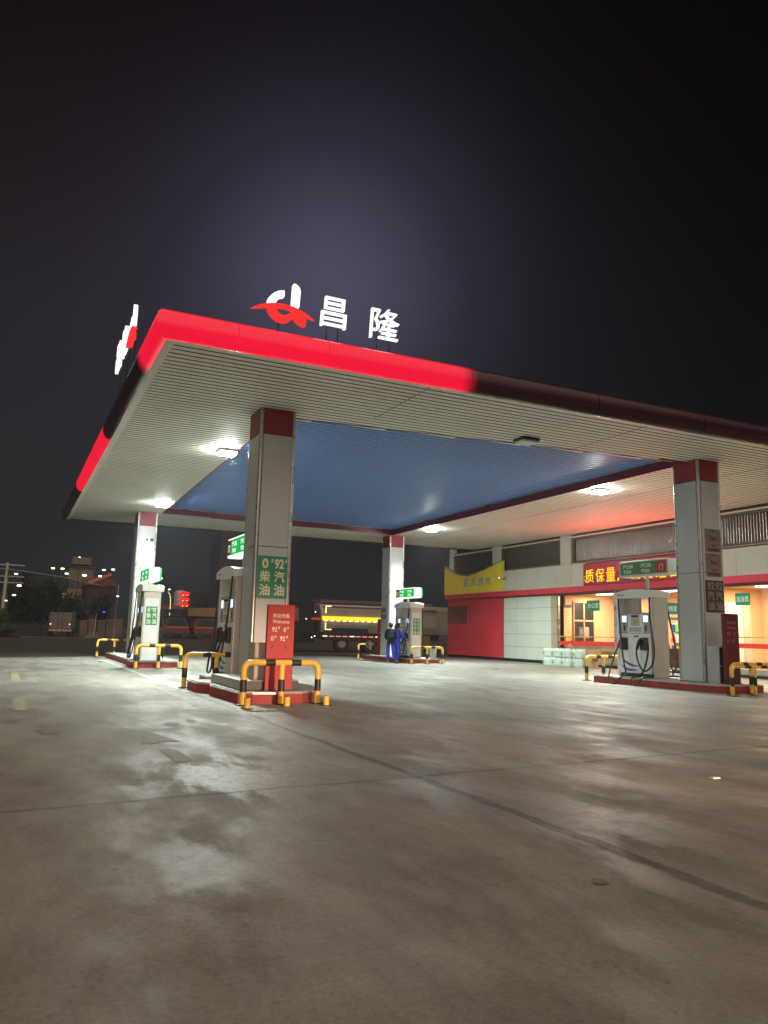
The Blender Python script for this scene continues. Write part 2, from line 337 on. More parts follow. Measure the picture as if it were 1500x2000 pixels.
# ------------------------------------------------------------ ground
def ground_mat():
    m = bpy.data.materials.new('forecourt_concrete'); m.use_nodes = True; t = m.node_tree; b = t.nodes['Principled BSDF']
    L = t.links.new
    def n(k, **a):
        x = t.nodes.new(k)
        for p, q in a.items(): setattr(x, p, q)
        return x
    tc = n('ShaderNodeTexCoord')
    def noise(sc, det=6, rough=.6, dist=0, vec=None):
        x = n('ShaderNodeTexNoise'); x.inputs['Scale'].default_value = sc; x.inputs['Detail'].default_value = det; x.inputs['Roughness'].default_value = rough; x.inputs['Distortion'].default_value = dist
        L(vec or tc.outputs['Object'], x.inputs['Vector']); return x
    def mrange(src, a, b_, c, d, sm=False):
        x = n('ShaderNodeMapRange'); L(src, x.inputs['Value'])
        if sm: x.interpolation_type = 'SMOOTHSTEP'
        for k, v in zip(('From Min', 'From Max', 'To Min', 'To Max'), (a, b_, c, d)): x.inputs[k].default_value = v
        return x.outputs[0]
    def mul(a, b_):
        x = n('ShaderNodeMath', operation='MULTIPLY'); L(a, x.inputs[0])
        if isinstance(b_, (int, float)): x.inputs[1].default_value = b_
        else: L(b_, x.inputs[1])
        return x.outputs[0]
    big = noise(.33, 5, .55, .6); mid = noise(1.7, 8, .68, .1); fine = noise(34, 3, .7)
    # stretched wear streaks along the driving direction
    mpn = n('ShaderNodeMapping'); mpn.inputs['Scale'].default_value = (1.9, .75, 1); mpn.inputs['Rotation'].default_value = (0, 0, .35); L(tc.outputs['Object'], mpn.inputs['Vector'])
    streak = noise(.9, 9, .66, .15, mpn.outputs[0])
    base = n('ShaderNodeValToRGB'); L(streak.outputs['Fac'], base.inputs[0])
    base.color_ramp.elements[0].position = .34; base.color_ramp.elements[0].color = (.165, .150, .134, 1)
    base.color_ramp.elements[1].position = .66; base.color_ramp.elements[1].color = (.28, .272, .25, 1)
    v1 = mrange(big.outputs['Fac'], .3, .7, .80, 1.15); v2 = mrange(mid.outputs['Fac'], .3, .7, .88, 1.1); v3a = mrange(fine.outputs['Fac'], .3, .7, .80, 1.16)
    grit = noise(150, 2, .6); pore = noise(11, 9, .75); v3 = mul(mul(v3a, mrange(grit.outputs['Fac'], .32, .68, .84, 1.14)), mrange(pore.outputs['Fac'], .58, .68, 1.0, .62))
    k = mul(mul(v1, v2), v3)
    # joints between slabs: straight saw cuts with a wandering edge
    sp = n('ShaderNodeSeparateXYZ'); L(tc.outputs['Object'], sp.inputs[0])
    wob = noise(2.2, 5, .6); wv = mrange(wob.outputs['Fac'], 0, 1, -.07, .07)
    def joint(axis, c0, slope=0, width=.018, soft=.03):
        a = n('ShaderNodeMath', operation='ADD'); L(sp.outputs[axis], a.inputs[0]); L(wv, a.inputs[1])
        s_ = n('ShaderNodeMath', operation='MULTIPLY_ADD'); L(sp.outputs['X' if axis == 'Y' else 'Y'], s_.inputs[0]); s_.inputs[1].default_value = -slope; s_.inputs[2].default_value = -c0
        d = n('ShaderNodeMath', operation='ADD'); L(a.outputs[0], d.inputs[0]); L(s_.outputs[0], d.inputs[1])
        ab = n('ShaderNodeMath', operation='ABSOLUTE'); L(d.outputs[0], ab.inputs[0])
        return mrange(ab.outputs[0], width, width+soft, 0, 1, True)
    J = [joint('Y', 5.95, .092), joint('X', 3.35, 0, .03, .045), joint('X', 9.15, 0, .012, .03), joint('Y', 12.0, .03, .008, .02), joint('X', -5.2, 0, .015, .03), joint('X', 14.6, 0, .008, .02), joint('Y', 0.2, .06, .012, .03)]
    jj = J[0]
    for x in J[1:]: jj = mul(jj, x)
    jcol = mrange(jj, 0, 1, .62, 1)
    k = mul(mul(k, jcol), mrange(J[1], 0, 1, .68, 1))
    fin = n('ShaderNodeVectorMath', operation='SCALE'); L(base.outputs[0], fin.inputs[0]); L(k, fin.inputs['Scale'])
    L(fin.outputs[0], b.inputs['Base Color'])
    # polished wheel tracks and damp film: roughness patches
    wet = noise(.75, 10, .70, .25, mpn.outputs[0])
    ro = n('ShaderNodeMath', operation='MULTIPLY'); L(mrange(wet.outputs['Fac'], .40, .64, .64, .38, True), ro.inputs[0]); L(mrange(big.outputs['Fac'], .3, .7, 1.15, .9), ro.inputs[1])
    def polished(cx, cy, rx, ry, rot):   # areas polished by tyres, ragged outline
        mq = n('ShaderNodeMapping', vector_type='TEXTURE'); mq.inputs['Location'].default_value = (cx, cy, 0); mq.inputs['Rotation'].default_value = (0, 0, rot); mq.inputs['Scale'].default_value = (rx, ry, 1); L(tc.outputs['Object'], mq.inputs['Vector'])
        ln = n('ShaderNodeVectorMath', operation='LENGTH'); L(mq.outputs[0], ln.inputs[0])
        d = n('ShaderNodeMath', operation='ADD'); L(ln.outputs['Value'], d.inputs[0]); L(mrange(wet.outputs['Fac'], .3, .7, 1.1, -1.0), d.inputs[1])
        return mrange(d.outputs[0], .55, 1.25, 1, 0, True)
    pA = polished(3.75, 4.75, .75, 1.35, .15); pB = polished(1.2, 4.25, .5, .6, .0); pC = polished(5.2, 7.6, .8, 1.1, .3); pD = polished(1.9, 6.8, .8, 1.0, 0)
    pm = n('ShaderNodeMath', operation='MAXIMUM'); L(pA, pm.inputs[0]); L(pB, pm.inputs[1])
    pm2 = n('ShaderNodeMath', operation='MAXIMUM'); L(pC, pm2.inputs[0]); L(pD, pm2.inputs[1])
    pm3 = n('ShaderNodeMath', operation='MAXIMUM'); L(pm.outputs[0], pm3.inputs[0]); L(pm2.outputs[0], pm3.inputs[1])
    rmx = n('ShaderNodeMix'); L(pm3.outputs[0], rmx.inputs['Factor']); L(ro.outputs[0], rmx.inputs[2]); L(mrange(pore.outputs['Fac'], .35, .65, .36, .50), rmx.inputs[3])
    L(rmx.outputs[0], b.inputs['Roughness'])
    b.inputs['Specular IOR Level'].default_value = .5
    bp = n('ShaderNodeBump'); bp.inputs['Strength'].default_value = .22; bp.inputs['Distance'].default_value = .015
    hh = n('ShaderNodeMath', operation='ADD'); L(mul(mid.outputs['Fac'], .9), hh.inputs[0]); L(mul(jj, .9), hh.inputs[1])
    hh2 = n('ShaderNodeMath', operation='ADD'); L(hh.outputs[0], hh2.inputs[0]); L(mul(pore.outputs['Fac'], .35), hh2.inputs[1])
    L(hh2.outputs[0], bp.inputs['Height']); L(bp.outputs[0], b.inputs['Normal'])
    return m
M['concrete'] = ground_mat()
M['asphalt'] = mat('asphalt', (.050, .044, .040), .7, 0, .25, .4, .3, 30)
M['redpave'] = mat('red_paving', (.11, .05, .045), .8, 0, .2, .3)
M['palepave'] = mat('pale_paving', (.12, .11, .095), .8, 0, .2, .3)
M['paint_y'] = mat('road_paint_yellow', (.30, .275, .18), .6, 0, .3, 5)
M['paint_w'] = mat('road_paint_white', (.38, .38, .35), .6, 0, .3, 5)
M['crack'] = mat('crack_fill', (.125, .112, .10), .8, 0, .3, 20)
M['stain'] = mat('oil_stain', (.15, .135, .118), .62, 0, .2, 6)

struct(MB().add([(-900, -400, -.004), (900, -400, -.004), (900, 1500, -.004), (-900, 1500, -.004)], [(0, 1, 2, 3)]).build('ground', 'asphalt'))
gp = [(-30, -20), (60, -20), (60, 38.5), (23.3, 38.5), (14, 38.0), (6, 37.0), (1, 33.5), (-6, 31), (-30, 28)]
struct(MB().add([(x, y, 0) for x, y in gp], [tuple(range(len(gp)))]).build('forecourt', 'concrete'))
struct(MB().add([(-40, 84, .002), (10, 84, .002), (16, 87, .002), (16, 92, .002), (-40, 92, .002)], [(0, 1, 2, 3, 4)]).build('road', 'redpave'))
struct(MB().add([(-3, 93, .006), (7, 93, .006), (7, 97.5, .006), (-3, 97.5, .006)], [(0, 1, 2, 3)]).build('pavement', 'palepave'))
def marking(pts, mt, z=.004, name='road_marking'):
    o = MB().add([(x, y, z) for x, y in pts], [tuple(range(len(pts)))]).build(name, mt); o['kind'] = 'structure'; return o
def strip(x0, x1, y0, y1, mt, z=.004): return marking([(x0, y0), (x1, y0), (x1, y1), (x0, y1)], mt, z)
strip(2.88, 3.0, 12.6, 20.4, 'paint_y'); strip(3.28, 3.40, 15.9, 32.0, 'paint_w')
strip(.18, .36, 12.8, 14.8, 'paint_y'); strip(.18, .36, 19.0, 23.0, 'paint_y')
strip(5.85, 5.95, 13.5, 33, 'paint_y'); strip(6.2, 12.6, 15.3, 15.4, 'paint_y'); strip(7.5, 12.4, 21.8, 21.9, 'paint_w'); strip(10.2, 14.2, 27.2, 27.32, 'paint_w')
for i in range(16):   # hatched bay in front of the shop
    y = 19.4+i*.55; marking([(17.9, y), (18.0+1.9, y+.75), (18.0+1.9, y+.87), (17.9, y+.12)], 'paint_w', .004)
strip(17.78, 17.88, 18.4, 29.5, 'paint_w')
# old arrow worn off the slab, stains, joint filler
marking([(1.40, 8.85), (1.52, 9.75), (1.62, 9.95), (1.80, 9.1), (1.84, 8.95), (1.66, 9.02), (1.55, 8.88)], 'stain', .0045, 'oil_stain')
marking([(1.52, 7.6), (1.50, 8.42), (1.60, 8.5), (1.68, 8.3), (1.70, 7.7), (1.62, 7.58)], 'stain', .0045, 'oil_stain')
def blob(cx, cy, rx, ry, mt='stain', n=18, j=.25):
    marking([(cx+rx*math.cos(2*math.pi*k/n)*(1+random.uniform(-j, j)), cy+ry*math.sin(2*math.pi*k/n)*(1+random.uniform(-j, j))) for k in range(n)], mt, .0046, 'oil_stain')
blob(2.05, 10.6, .10, .22); blob(.55, 10.2, .14, .25); blob(2.85, 3.32, .045, .05); blob(2.35, 10.9, .07, .16)

# ------------------------------------------------------------ canopy
H = 6.0
X0, X1, Y0, Y1 = 1.95, 23.3, 12.65, 37.14
RX = [(5.12, 16.36), (16.25, 15.09), (16.51, 33.80), (5.45, 33.12)]    # recessed blue field, near left, near right, far right, far left
canopy = thing('fuel_canopy', 'large flat petrol station canopy with slatted underside, blue recessed field and red glowing edge', 'canopy', (0, 0, 0))
def lerp(a, b, t): return (a[0]+(b[0]-a[0])*t, a[1]+(b[1]-a[1])*t)
# slats run across the front; each row is cut where it meets the recess
def xcut(y):
    # x interval of the recess at depth y, or None
    xs = []
    for i in range(4):
        a, b = RX[i], RX[(i+1) % 4]
        if (a[1]-y)*(b[1]-y) < 0: t = (y-a[1])/(b[1]-a[1]); xs.append(a[0]+t*(b[0]-a[0]))
    return (min(xs), max(xs)) if len(xs) == 2 else None
pit = .205; gap = .046
sl = MB(); gr = MB(); bl = MB(); y = Y0+.14
gr.add([(X0, Y0, H+.03), (X1, Y0, H+.03), (X1, RX[1][1], H+.03), (X0, RX[1][1], H+.03)], [(0, 1, 2, 3)])
gr.add([(X0, RX[1][1], H+.03), (RX[0][0], RX[1][1], H+.03), (*RX[0], H+.03), (*RX[3], H+.03), (RX[3][0], Y1, H+.03), (X0, Y1, H+.03)], [(0, 1, 2, 3, 4, 5)])
gr.add([(*RX[1], H+.03), (X1, RX[1][1], H+.03), (X1, Y1, H+.03), (RX[2][0], Y1, H+.03), (*RX[2], H+.03)], [(0, 1, 2, 3, 4)])
gr.add([(*RX[0], H+.03), (RX[0][0], RX[1][1], H+.03), (*RX[1], H+.03)], [(0, 1, 2)])
gr.add([(*RX[3], H+.03), (*RX[2], H+.03), (RX[2][0], Y1, H+.03), (RX[3][0], Y1, H+.03)], [(0, 1, 2, 3)])
while y < Y1-.1:
    y1 = min(y+pit-gap, Y1-.02)
    c0, c1 = xcut(y+.001), xcut(y1)
    c = c0 or c1
    if c and c0 and c1: c = None; c = c0
    def slat(xa, xb, z=H):
        sl.q(1).box(xa, xb, y, y1, z, z+.028); sl.m[-6] = 0
    seams = [X0+.16, X1]
    if c0 and c1:
        slat(X0+.16, max(c0[0], c1[0])); slat(min(c0[1], c1[1]), X1)
        gapL = None
    elif c:
        slat(X0+.16, c[0]); slat(c[1], X1)
    else: slat(X0+.16, X1)
    y += pit
sl.build('soffit_slats', ['soffit', 'groove'], canopy)
gr.build('soffit_backing', 'groove', canopy)
HB = H+.265
y = RX[1][1]-.3
while y < RX[2][1]:
    bl.q(1).box(RX[0][0]-.02, RX[2][0]+.05, y, y+pit-.048, HB, HB+.02); bl.m[-6] = 0; y += pit
bl.q(1).box(RX[0][0]-.02, RX[2][0]+.05, RX[1][1]-.3, RX[2][1]+.05, HB+.022, HB+.03)
bl.build('recess_ceiling', ['soffit_blue', mat('blue_groove', (.02, .05, .14), .7, var=0)], canopy)
for i in range(4):   # upstand around the recess
    a, b = RX[i], RX[(i+1) % 4]; d = Vector((b[0]-a[0], b[1]-a[1], 0)).normalized(); nrm = Vector((d.y, -d.x, 0))*.05
    MB().add([(a[0], a[1], H-.012), (b[0], b[1], H-.012), (b[0]+nrm.x, b[1]+nrm.y, H-.012), (a[0]+nrm.x, a[1]+nrm.y, H-.012),
              (a[0], a[1], HB+.02), (b[0], b[1], HB+.02), (b[0]+nrm.x, b[1]+nrm.y, HB+.02), (a[0]+nrm.x, a[1]+nrm.y, HB+.02)],
             [(0, 3, 2, 1), (4, 5, 6, 7), (0, 1, 5, 4), (1, 2, 6, 5), (2, 3, 7, 6), (3, 0, 4, 7)]).build('recess_upstand', 'maroon', canopy)
    MB().add([(a[0]-nrm.x*.3, a[1]-nrm.y*.3, HB-.022), (b[0]-nrm.x*.3, b[1]-nrm.y*.3, HB-.022), (b[0], b[1], HB-.022), (a[0], a[1], HB-.022),
              (a[0]-nrm.x*.3, a[1]-nrm.y*.3, HB-.002), (b[0]-nrm.x*.3, b[1]-nrm.y*.3, HB-.002), (b[0], b[1], HB-.002), (a[0], a[1], HB-.002)],
             [(0, 3, 2, 1), (4, 5, 6, 7), (0, 1, 5, 4), (1, 2, 6, 5), (2, 3, 7, 6), (3, 0, 4, 7)]).build('recess_trim', 'trim', canopy)
# seams in the slats
se = MB()
for xs in (7.0, 12.6, 18.4): se.box(xs, xs+.018, Y0+.1, RX[0][1]-1.0 if xs < 16 else Y1-.1, H-.006, H-.001)
se.build('soffit_seam', mat('soffit_seam', (.16, .155, .14), .6, var=0), canopy)
# pale edge trim
ed = MB(); ed.box(X0, X1, Y0-.03, Y0+.11, H-.03, H+.03); ed.box(X0-.03, X0+.15, Y0+.11, Y1, H-.03, H+.03); ed.box(X0, X1, Y1, Y1+.06, H-.02, H+.05)
ed.build('edge_trim', 'soffit', canopy)
# rounded fascia: profile (outward, height)
prof = [(0, -.045), (.05, -.055), (.12, -.03), (.18, .05), (.215, .15), (.215, .26), (.18, .36), (.12, .42), (.05, .45), (-.25, .46), (-.25, .2), (-.02, .035)]
def fascia_mat(lit):
    m = bpy.data.materials.new('fascia_panel'); m.use_nodes = True; t = m.node_tree; b = t.nodes['Principled BSDF']; L = t.links.new
    b.inputs['Base Color'].default_value = (.04, .007, .017, 1); b.inputs['Roughness'].default_value = .2; b.inputs['Coat Weight'].default_value = .0
    tx = t.nodes.new('ShaderNodeTexCoord'); sp = t.nodes.new('ShaderNodeSeparateXYZ'); L(tx.outputs['Object'], sp.inputs[0])
    tot = None
    for ax, a, b_, s in lit:    # lit stretches of the internally lit fascia, fading at the ends of the lamp runs
        f = t.nodes.new('ShaderNodeMapRange'); f.interpolation_type = 'SMOOTHSTEP'; L(sp.outputs[ax], f.inputs['Value']); f.inputs['From Min'].default_value = a-s; f.inputs['From Max'].default_value = a+s
        g = t.nodes.new('ShaderNodeMapRange'); g.interpolation_type = 'SMOOTHSTEP'; L(sp.outputs[ax], g.inputs['Value']); g.inputs['From Min'].default_value = b_-s; g.inputs['From Max'].default_value = b_+s
        g.inputs['To Min'].default_value = 1; g.inputs['To Max'].default_value = 0
        x = t.nodes.new('ShaderNodeMath'); x.operation = 'MULTIPLY'; L(f.outputs[0], x.inputs[0]); L(g.outputs[0], x.inputs[1])
        if tot is None: tot = x.outputs[0]
        else:
            y = t.nodes.new('ShaderNodeMath'); y.operation = 'MAXIMUM'; L(tot, y.inputs[0]); L(x.outputs[0], y.inputs[1]); tot = y.outputs[0]
    nz = t.nodes.new('ShaderNodeTexNoise'); nz.inputs['Scale'].default_value = .8; L(tx.outputs['Object'], nz.inputs['Vector'])
    mr = t.nodes.new('ShaderNodeMapRange'); L(nz.outputs['Fac'], mr.inputs['Value']); mr.inputs['To Min'].default_value = .88; mr.inputs['To Max'].default_value = 1.08
    mm = t.nodes.new('ShaderNodeMath'); mm.operation = 'MULTIPLY'; L(tot, mm.inputs[0]); L(mr.outputs[0], mm.inputs[1])
    b.inputs['Emission Color'].default_value = (.80, .004, .030, 1); L(mm.outputs[0], b.inputs['Emission Strength'])
    return m
mf = fascia_mat([('X', -5, 7.7, .22)]); ms = fascia_mat([('Y', -5, 14.35, .3), ('Y', 20.4, 29.0, .12)])
def fascia_run(name, A, B, outv, mt, miterA, miterB):
    d = (Vector(B)-Vector(A)).normalized(); o = Vector(outv); rows = []
    for P, mi, sg in ((Vector(A), miterA, -1), (Vector(B), miterB, 1)):
        rows.append([P+o*p[0]+Vector((0, 0, p[1]))+d*(sg*mi*p[0]) for p in prof])
    n = len(prof); vs = rows[0]+rows[1]; fs = [(i, (i+1) % n, n+(i+1) % n, n+i) for i in range(n)]
    fs += [tuple(range(n)), tuple(range(n, 2*n))[::-1]]
    return MB().add(vs, fs).build(name, mt, canopy, smooth=True)
xs = [X0, 3.1, 4.75, 7.75, 10.9, 14.0, 17.2, 20.3, X1]
for a, b in zip(xs[:-1], xs[1:]):
    fascia_run('fascia_panel', (a+(.013 if a != X0 else 0), Y0, H), (b-.007, Y0, H), (0, -1, 0), mf, 1 if a == X0 else 0, 0)
ys = [Y0, 14.7, 17.4, 20.3, 23.2, 26.1, 29.1, 33.0, Y1]
for a, b in zip(ys[:-1], ys[1:]):
    fascia_run('fascia_panel', (X0, a+(.013 if a != Y0 else 0), H), (X0, b-.007, H), (-1, 0, 0), ms, 1 if a == Y0 else 0, 0)
fascia_run('fascia_panel', (X0-.2, Y1, H), (X1, Y1, H), (0, 1, 0), ms, 0, 0)
MB().box(X0+.2, X1, Y0+.2, Y1-.1, H+.3, H+.42).build('roof_deck', 'asphalt_dark', canopy)

# ------------------------------------------------------------ columns
cols = [('column', (4.512, 15.783), 'canopy column behind the red orange lit totem, number board on its front'),
        ('column', (16.039, 14.571), 'canopy column at the right with two round notices above a dark number board'),
        ('column', (4.471, 33.151), 'far left canopy column with small dark smudges high on its face'),
        ('column', (16.453, 33.893), 'canopy column behind the two people in blue')]
CW, CD = .81, .87
for i, (nm, (cx, cy), lab) in enumerate(cols):
    t = thing('canopy_column', lab, 'column', (cx, cy, 0), 0, 'columns carrying the canopy')
    zb = .2
    b = MB(); b.box(.03, CW-.03, .03, CD-.03, zb, 5.99); b.build('core', 'groove', t)
    for (z0, z1) in ((zb+.01, 2.985), (3.0, 5.42)):
        for f in range(4):
            p = MB()
            if f == 0: p.bbox(.085, CW-.085, 0, .028, z0, z1, .006)
            if f == 1: p.bbox(0, .028, .085, CD-.085, z0, z1, .006)
            if f == 2: p.bbox(.085, CW-.085, CD-.028, CD, z0, z1, .006)
            if f == 3: p.bbox(CW-.028, CW, .085, CD-.085, z0, z1, .006)
            p.build('cladding_panel', 'colgrey', t)
    for f in range(4):
        p = MB()
        if f == 0: p.box(.085, CW-.085, -.004, .028, 5.435, 5.985)
        if f == 1: p.box(-.004, .028, .085, CD-.085, 5.435, 5.985)
        if f == 2: p.box(.085, CW-.085, CD-.028, CD+.004, 5.435, 5.985)
        if f == 3: p.box(CW-.028, CW+.004, .085, CD-.085, 5.435, 5.985)
        p.build('red_band', 'capred', t)
    for (x, y) in ((.045, .045), (CW-.045, .045), (.045, CD-.045), (CW-.045, CD-.045)):
        MB().lathe([(.047, zb+.005), (.047, 5.985)], (x, y, 0), 20).build('corner_trim', 'trim', t, smooth=True)
    if i == 2:
        for bx, w in ((.42, .1), (.62, .16)):
            MB().lathe([(w*.3, -.004), (w*.5, -.004), (w*.5, -.006), (w*.3, -.006)], (bx, 0, 4.85), 14, 'y').build('smudge', 'black', t)

def sign_board(cx, y, z0, z1, x1, cells, base, txt, label, frame='ggrey', bg='green'):
    w = x1-cx; t = thing('grade_board', label, 'sign', (cx, y, z0))
    MB().bbox(0, w, -.02, 0, 0, z1-z0, .004).build('board', bg, t)
    for (s, a, b, ww, hh, bold) in cells:
        text(s, '-y', (a*w, -.0205, b*(z1-z0)), hh*(z1-z0), t, txt, w=ww*w, bold=bold, depth=.004)
    return t
S1 = [('0', .13, .70, .22, .24, .035), ('#', .44, .84, .08, .10, .02), ('92', .56, .70, .32, .24, .035), ('#', .91, .84, .07, .10, .02),
      ('柴', .07, .38, .36, .27, .022), ('汽', .56, .38, .36, .27, .022), ('油', .07, .06, .36, .27, .022), ('油', .56, .06, .36, .27, .022)]
sign_board(4.60, 15.779, 1.91, 2.79, 5.24, S1, 'green', 'creamtext', 'green board with cream numbers 0 and 92, on the column behind the red orange totem')
S2 = [('92', .08, .70, .38, .25, .02), ('92', .54, .70, .38, .25, .02), ('汽', .07, .38, .38, .27, .022), ('汽', .54, .38, .38, .27, .022), ('油', .07, .06, .38, .27, .022), ('油', .54, .06, .38, .27, .022)]
sign_board(16.15, 14.567, 1.98, 2.80, 16.78, S2, 'dark', mat('dull_lettering', (.3, .24, .2), .7, var=0), 'dark board with two columns of dull lettering under the round notices', bg=mat('dull_board', (.05, .05, .055), .5, var=0))
def notice(x0, y, z0, z1, w, label):
    t = thing('distance_notice', label, 'sign', (x0, y, z0)); h = z1-z0
    MB().bbox(0, w, -.014, 0, 0, h, .004).build('plate', mat('notice_plate', (.22, .17, .15), .6, 0, .05, 3), t)
    ring = MB(); rr = w*.40; cz = h*.60
    ring.lathe([(rr*.9, -.015), (rr*.97, -.015), (rr*.97, -.017), (rr*.9, -.017)], (w/2, 0, cz), 28, 'y', False); ring.build('ring', 'dullred', t)
    MB().add([(w/2-.045, -.019, cz+rr*1.0), (w/2+.045, -.019, cz+rr*1.0), (w/2, -.019, cz+rr*.6)], [(0, 1, 2)]).build('arrow_mark', 'darktext', t)
    MB().add([(w/2-.045, -.019, cz-rr*1.0), (w/2+.045, -.019, cz-rr*1.0), (w/2, -.019, cz-rr*.6)], [(0, 1, 2)]).build('arrow_mark', 'darktext', t)
    text('5m', '-y', (w*.28, -.0145, cz-.065), .14, t, 'darktext', w=w*.42, bold=.02)
    MB().box(w*.12, w*.88, -.018, -.0145, h*.04, h*.17).build('caption_bar', 'dullred', t)
    return t
notice(16.2, 14.567, 3.54, 4.15, .56, 'upper of the two round 5m notices on the right column')
notice(16.19, 14.567, 2.90, 3.51, .56, 'lower of the two round 5m notices on the right column')
for k, (z0, z1) in enumerate(((2.24, 2.49), (1.93, 2.16))):
    t = MB().box(16.441, 16.451, 34.16, 34.66, z0, z1).build('wall_notice', mat('grey_notice', (.2, .17, .16), .6, 0, .2, 8))
    tag(t, ('upper', 'lower')[k]+' small grey notice on the column behind the people in blue', 'notice')

# ------------------------------------------------------------ canopy lamps
def lamp(x, y, lit, label):
    t = thing('canopy_lamp', label, 'lamp', (x, y, H), 0, 'square lamps under the canopy')
    MB().bbox(-.24, .24, -.22, .22, -.07, -.002, .01).build('housing', 'dark' if not lit else 'white', t)
    MB().bbox(-.21, .21, -.19, .19, -.125, -.0705, .012).build('lens', 'lens' if lit else 'lens_off', t)
    if lit:
        l = bpy.data.lights.new('canopy_lamp_light', 'AREA'); l.shape = 'RECTANGLE'; l.size = .42; l.size_y = .38; l.energy = 740; l.color = (.88, 1.0, .88); l.spread = R(144)
        o = bpy.data.objects.new('lamp_light', l); COL.objects.link(o); o.parent = t; o.location = (0, 0, -.132)
lamp(4.90, 20.23, True, 'glowing lamp left of the column with the number board')
lamp(4.98, 30.4, True, 'glowing lamp at the far left beside the far left column')
lamp(16.85, 19.28, True, 'glowing lamp on the beige ceiling between the blue field and the LED board')
lamp(16.95, 30.64, True, 'glowing lamp nearest the column with the two people')
lamp(10.98, 15.15, False, 'unlit dark lamp on the ceiling in front of the blue field')

# ------------------------------------------------------------ roof signs
def arc_band(cx, cz, r0, r1, a0, a1, n=16):
    o = [(cx+r1*math.cos(R(a0+(a1-a0)*k/n)), cz+r1*math.sin(R(a0+(a1-a0)*k/n))) for k in range(n+1)]
    i = [(cx+r0*math.cos(R(a1+(a0-a1)*k/n)), cz+r0*math.sin(R(a1+(a0-a1)*k/n))) for k in range(n+1)]
    return o+i
def logo_parts():
    # x right, z up, measured from the tips of the swoosh
    W_ = [[(.29, .18), (.31, .26), (.36, .33), (.42, .39), (.50, .44), (.60, .47), (.615, .46), (.615, .345), (.60, .33), (.54, .31), (.49, .265), (.465, .21)],
          [(.76, .18), (.774, .62), (.79, .645), (.81, .647), (.86, .63), (.905, .59), (.925, .54), (.93, .50), (.914, .195), (.84, .185)]]
    Rr = [[(0, 0), (.10, .07), (.22, .125), (.40, .175), (.52, .195), (.64, .198), (.80, .18), (.95, .14), (1.08, .085), (1.22, -.005),
           (1.08, .035), (.98, .055), (.88, .085), (.76, .105), (.62, .115), (.45, .105), (.29, .075), (.15, .035)],
          [(.29, .083), (.31, .02), (.34, -.04), (.40, -.10), (.48, -.15), (.57, -.17), (.66, -.155), (.74, -.115), (.80, -.03), (.76, .03), (.72, .04), (.68, .0), (.62, -.02), (.56, -.015), (.50, .03), (.453, .1)],
          [(.756, .11), (.907, .088), (.91, .05), (.94, .02), (1.0, -.005), (1.06, -.01), (1.055, -.155), (1.0, -.165), (.92, -.14), (.85, -.09), (.80, -.03), (.77, .04)]]
    return W_, Rr
def roof_sign(mapper, label, flipdir, chars, logo_o, s):
    t = thing('roof_sign', label, 'sign', mapper(logo_o, 0, 0), 0)
    O = Vector(t.location)
    W_, Rr = logo_parts()
    def poly(pts, nm, mt, d0=0, d1=.07):
        mb = MB(); n = len(pts)
        A = [Vector(mapper(logo_o+p[0]*s, p[1]*s, d0))-O for p in pts]; B = [Vector(mapper(logo_o+p[0]*s, p[1]*s, d1))-O for p in pts]
        mb.add(A+B, [tuple(range(n)), tuple(range(n, 2*n))[::-1]]+[(i, (i+1) % n, n+(i+1) % n, n+i) for i in range(n)])
        return mb.build(nm, mt, t)
    for p in W_: poly(p, 'logo_stroke', 'logo_white')
    for p in Rr: poly(p, 'logo_swoosh', 'logo_red', -.012, .06)
    for (c, a, w, h, zz) in chars:
        o = text(c, '-y', (0, 0, 0), h, None, 'logo_white', name='character', w=w, bold=-.004, depth=.07)
        me = o.data
        for v in me.vertices:
            v.co = Vector(mapper(a+v.co.x+.05*v.co.z, zz+v.co.z, .07+v.co.y))-O
        o.parent = t
        ty = MB()
        for q in (.15, .85): pass
    sup = MB()
    spans = [(logo_o+.55*s, -.02)]+[(a+w*.3, zz) for (c, a, w, h, zz) in chars]+[(a+w*.75, zz) for (c, a, w, h, zz) in chars]
    for (a, z) in spans:
        p0 = Vector(mapper(a, z+.06, .1))-O; p1 = Vector(mapper(a, -.52, .1))-O
        sup.tube([p1, p0], .012, 6)
    sup.build('support_posts', 'dark', t)
    return t
ZS = 6.87
roof_sign(lambda a, z, d: (a, 12.8+d, ZS+z), 'glowing roof sign with red and white logo and two white characters on front canopy edge', 1,
          [('昌', 4.70, .50, .58, -.05), ('隆', 5.70, .60, .62, -.09)], 3.39, .967)
roof_sign(lambda a, z, d: (1.68+d, 17.95-a, ZS+z+.0), 'glowing roof sign seen edge on above the left canopy edge', -1,
          [('昌', .05, .62, .60, .02), ('隆', 1.05, .62, .60, .06)], 1.95, .98)

# ------------------------------------------------------------ islands
def island(name, poly, label, g):
    cx = sum(p[0] for p in poly)/len(poly); cy = sum(p[1] for p in poly)/len(poly)
    t = thing('pump_island', label, 'island', (cx, cy, 0), 0, 'raised pump islands')
    P = [(x-cx, y-cy) for x, y in poly]
    MB().prism(P, -.01, .165).build('kerb_face', 'kerbred', t)
    P2 = [(x*1.006, y*1.004) for x, y in P]
    MB().prism(P2, .1665, .188).build('kerb_edge', 'steel', t)
    P3 = [(x*.955, y*.982) for x, y in P]
    MB().prism(P3, .185, .2).build('deck', 'kerbtop', t)
island('i', [(3.62, 13.25), (3.85, 13.13), (4.3, 13.08), (4.75, 13.15), (5.0, 13.35), (5.3, 13.9), (5.5, 14.6), (5.5, 18.4), (4.1, 18.4), (4.1, 16.7), (3.46, 16.6), (3.46, 15.75), (3.66, 15.45), (3.56, 15.0)],
       'red kerbed island under the red orange totem and its number board column', 'x')
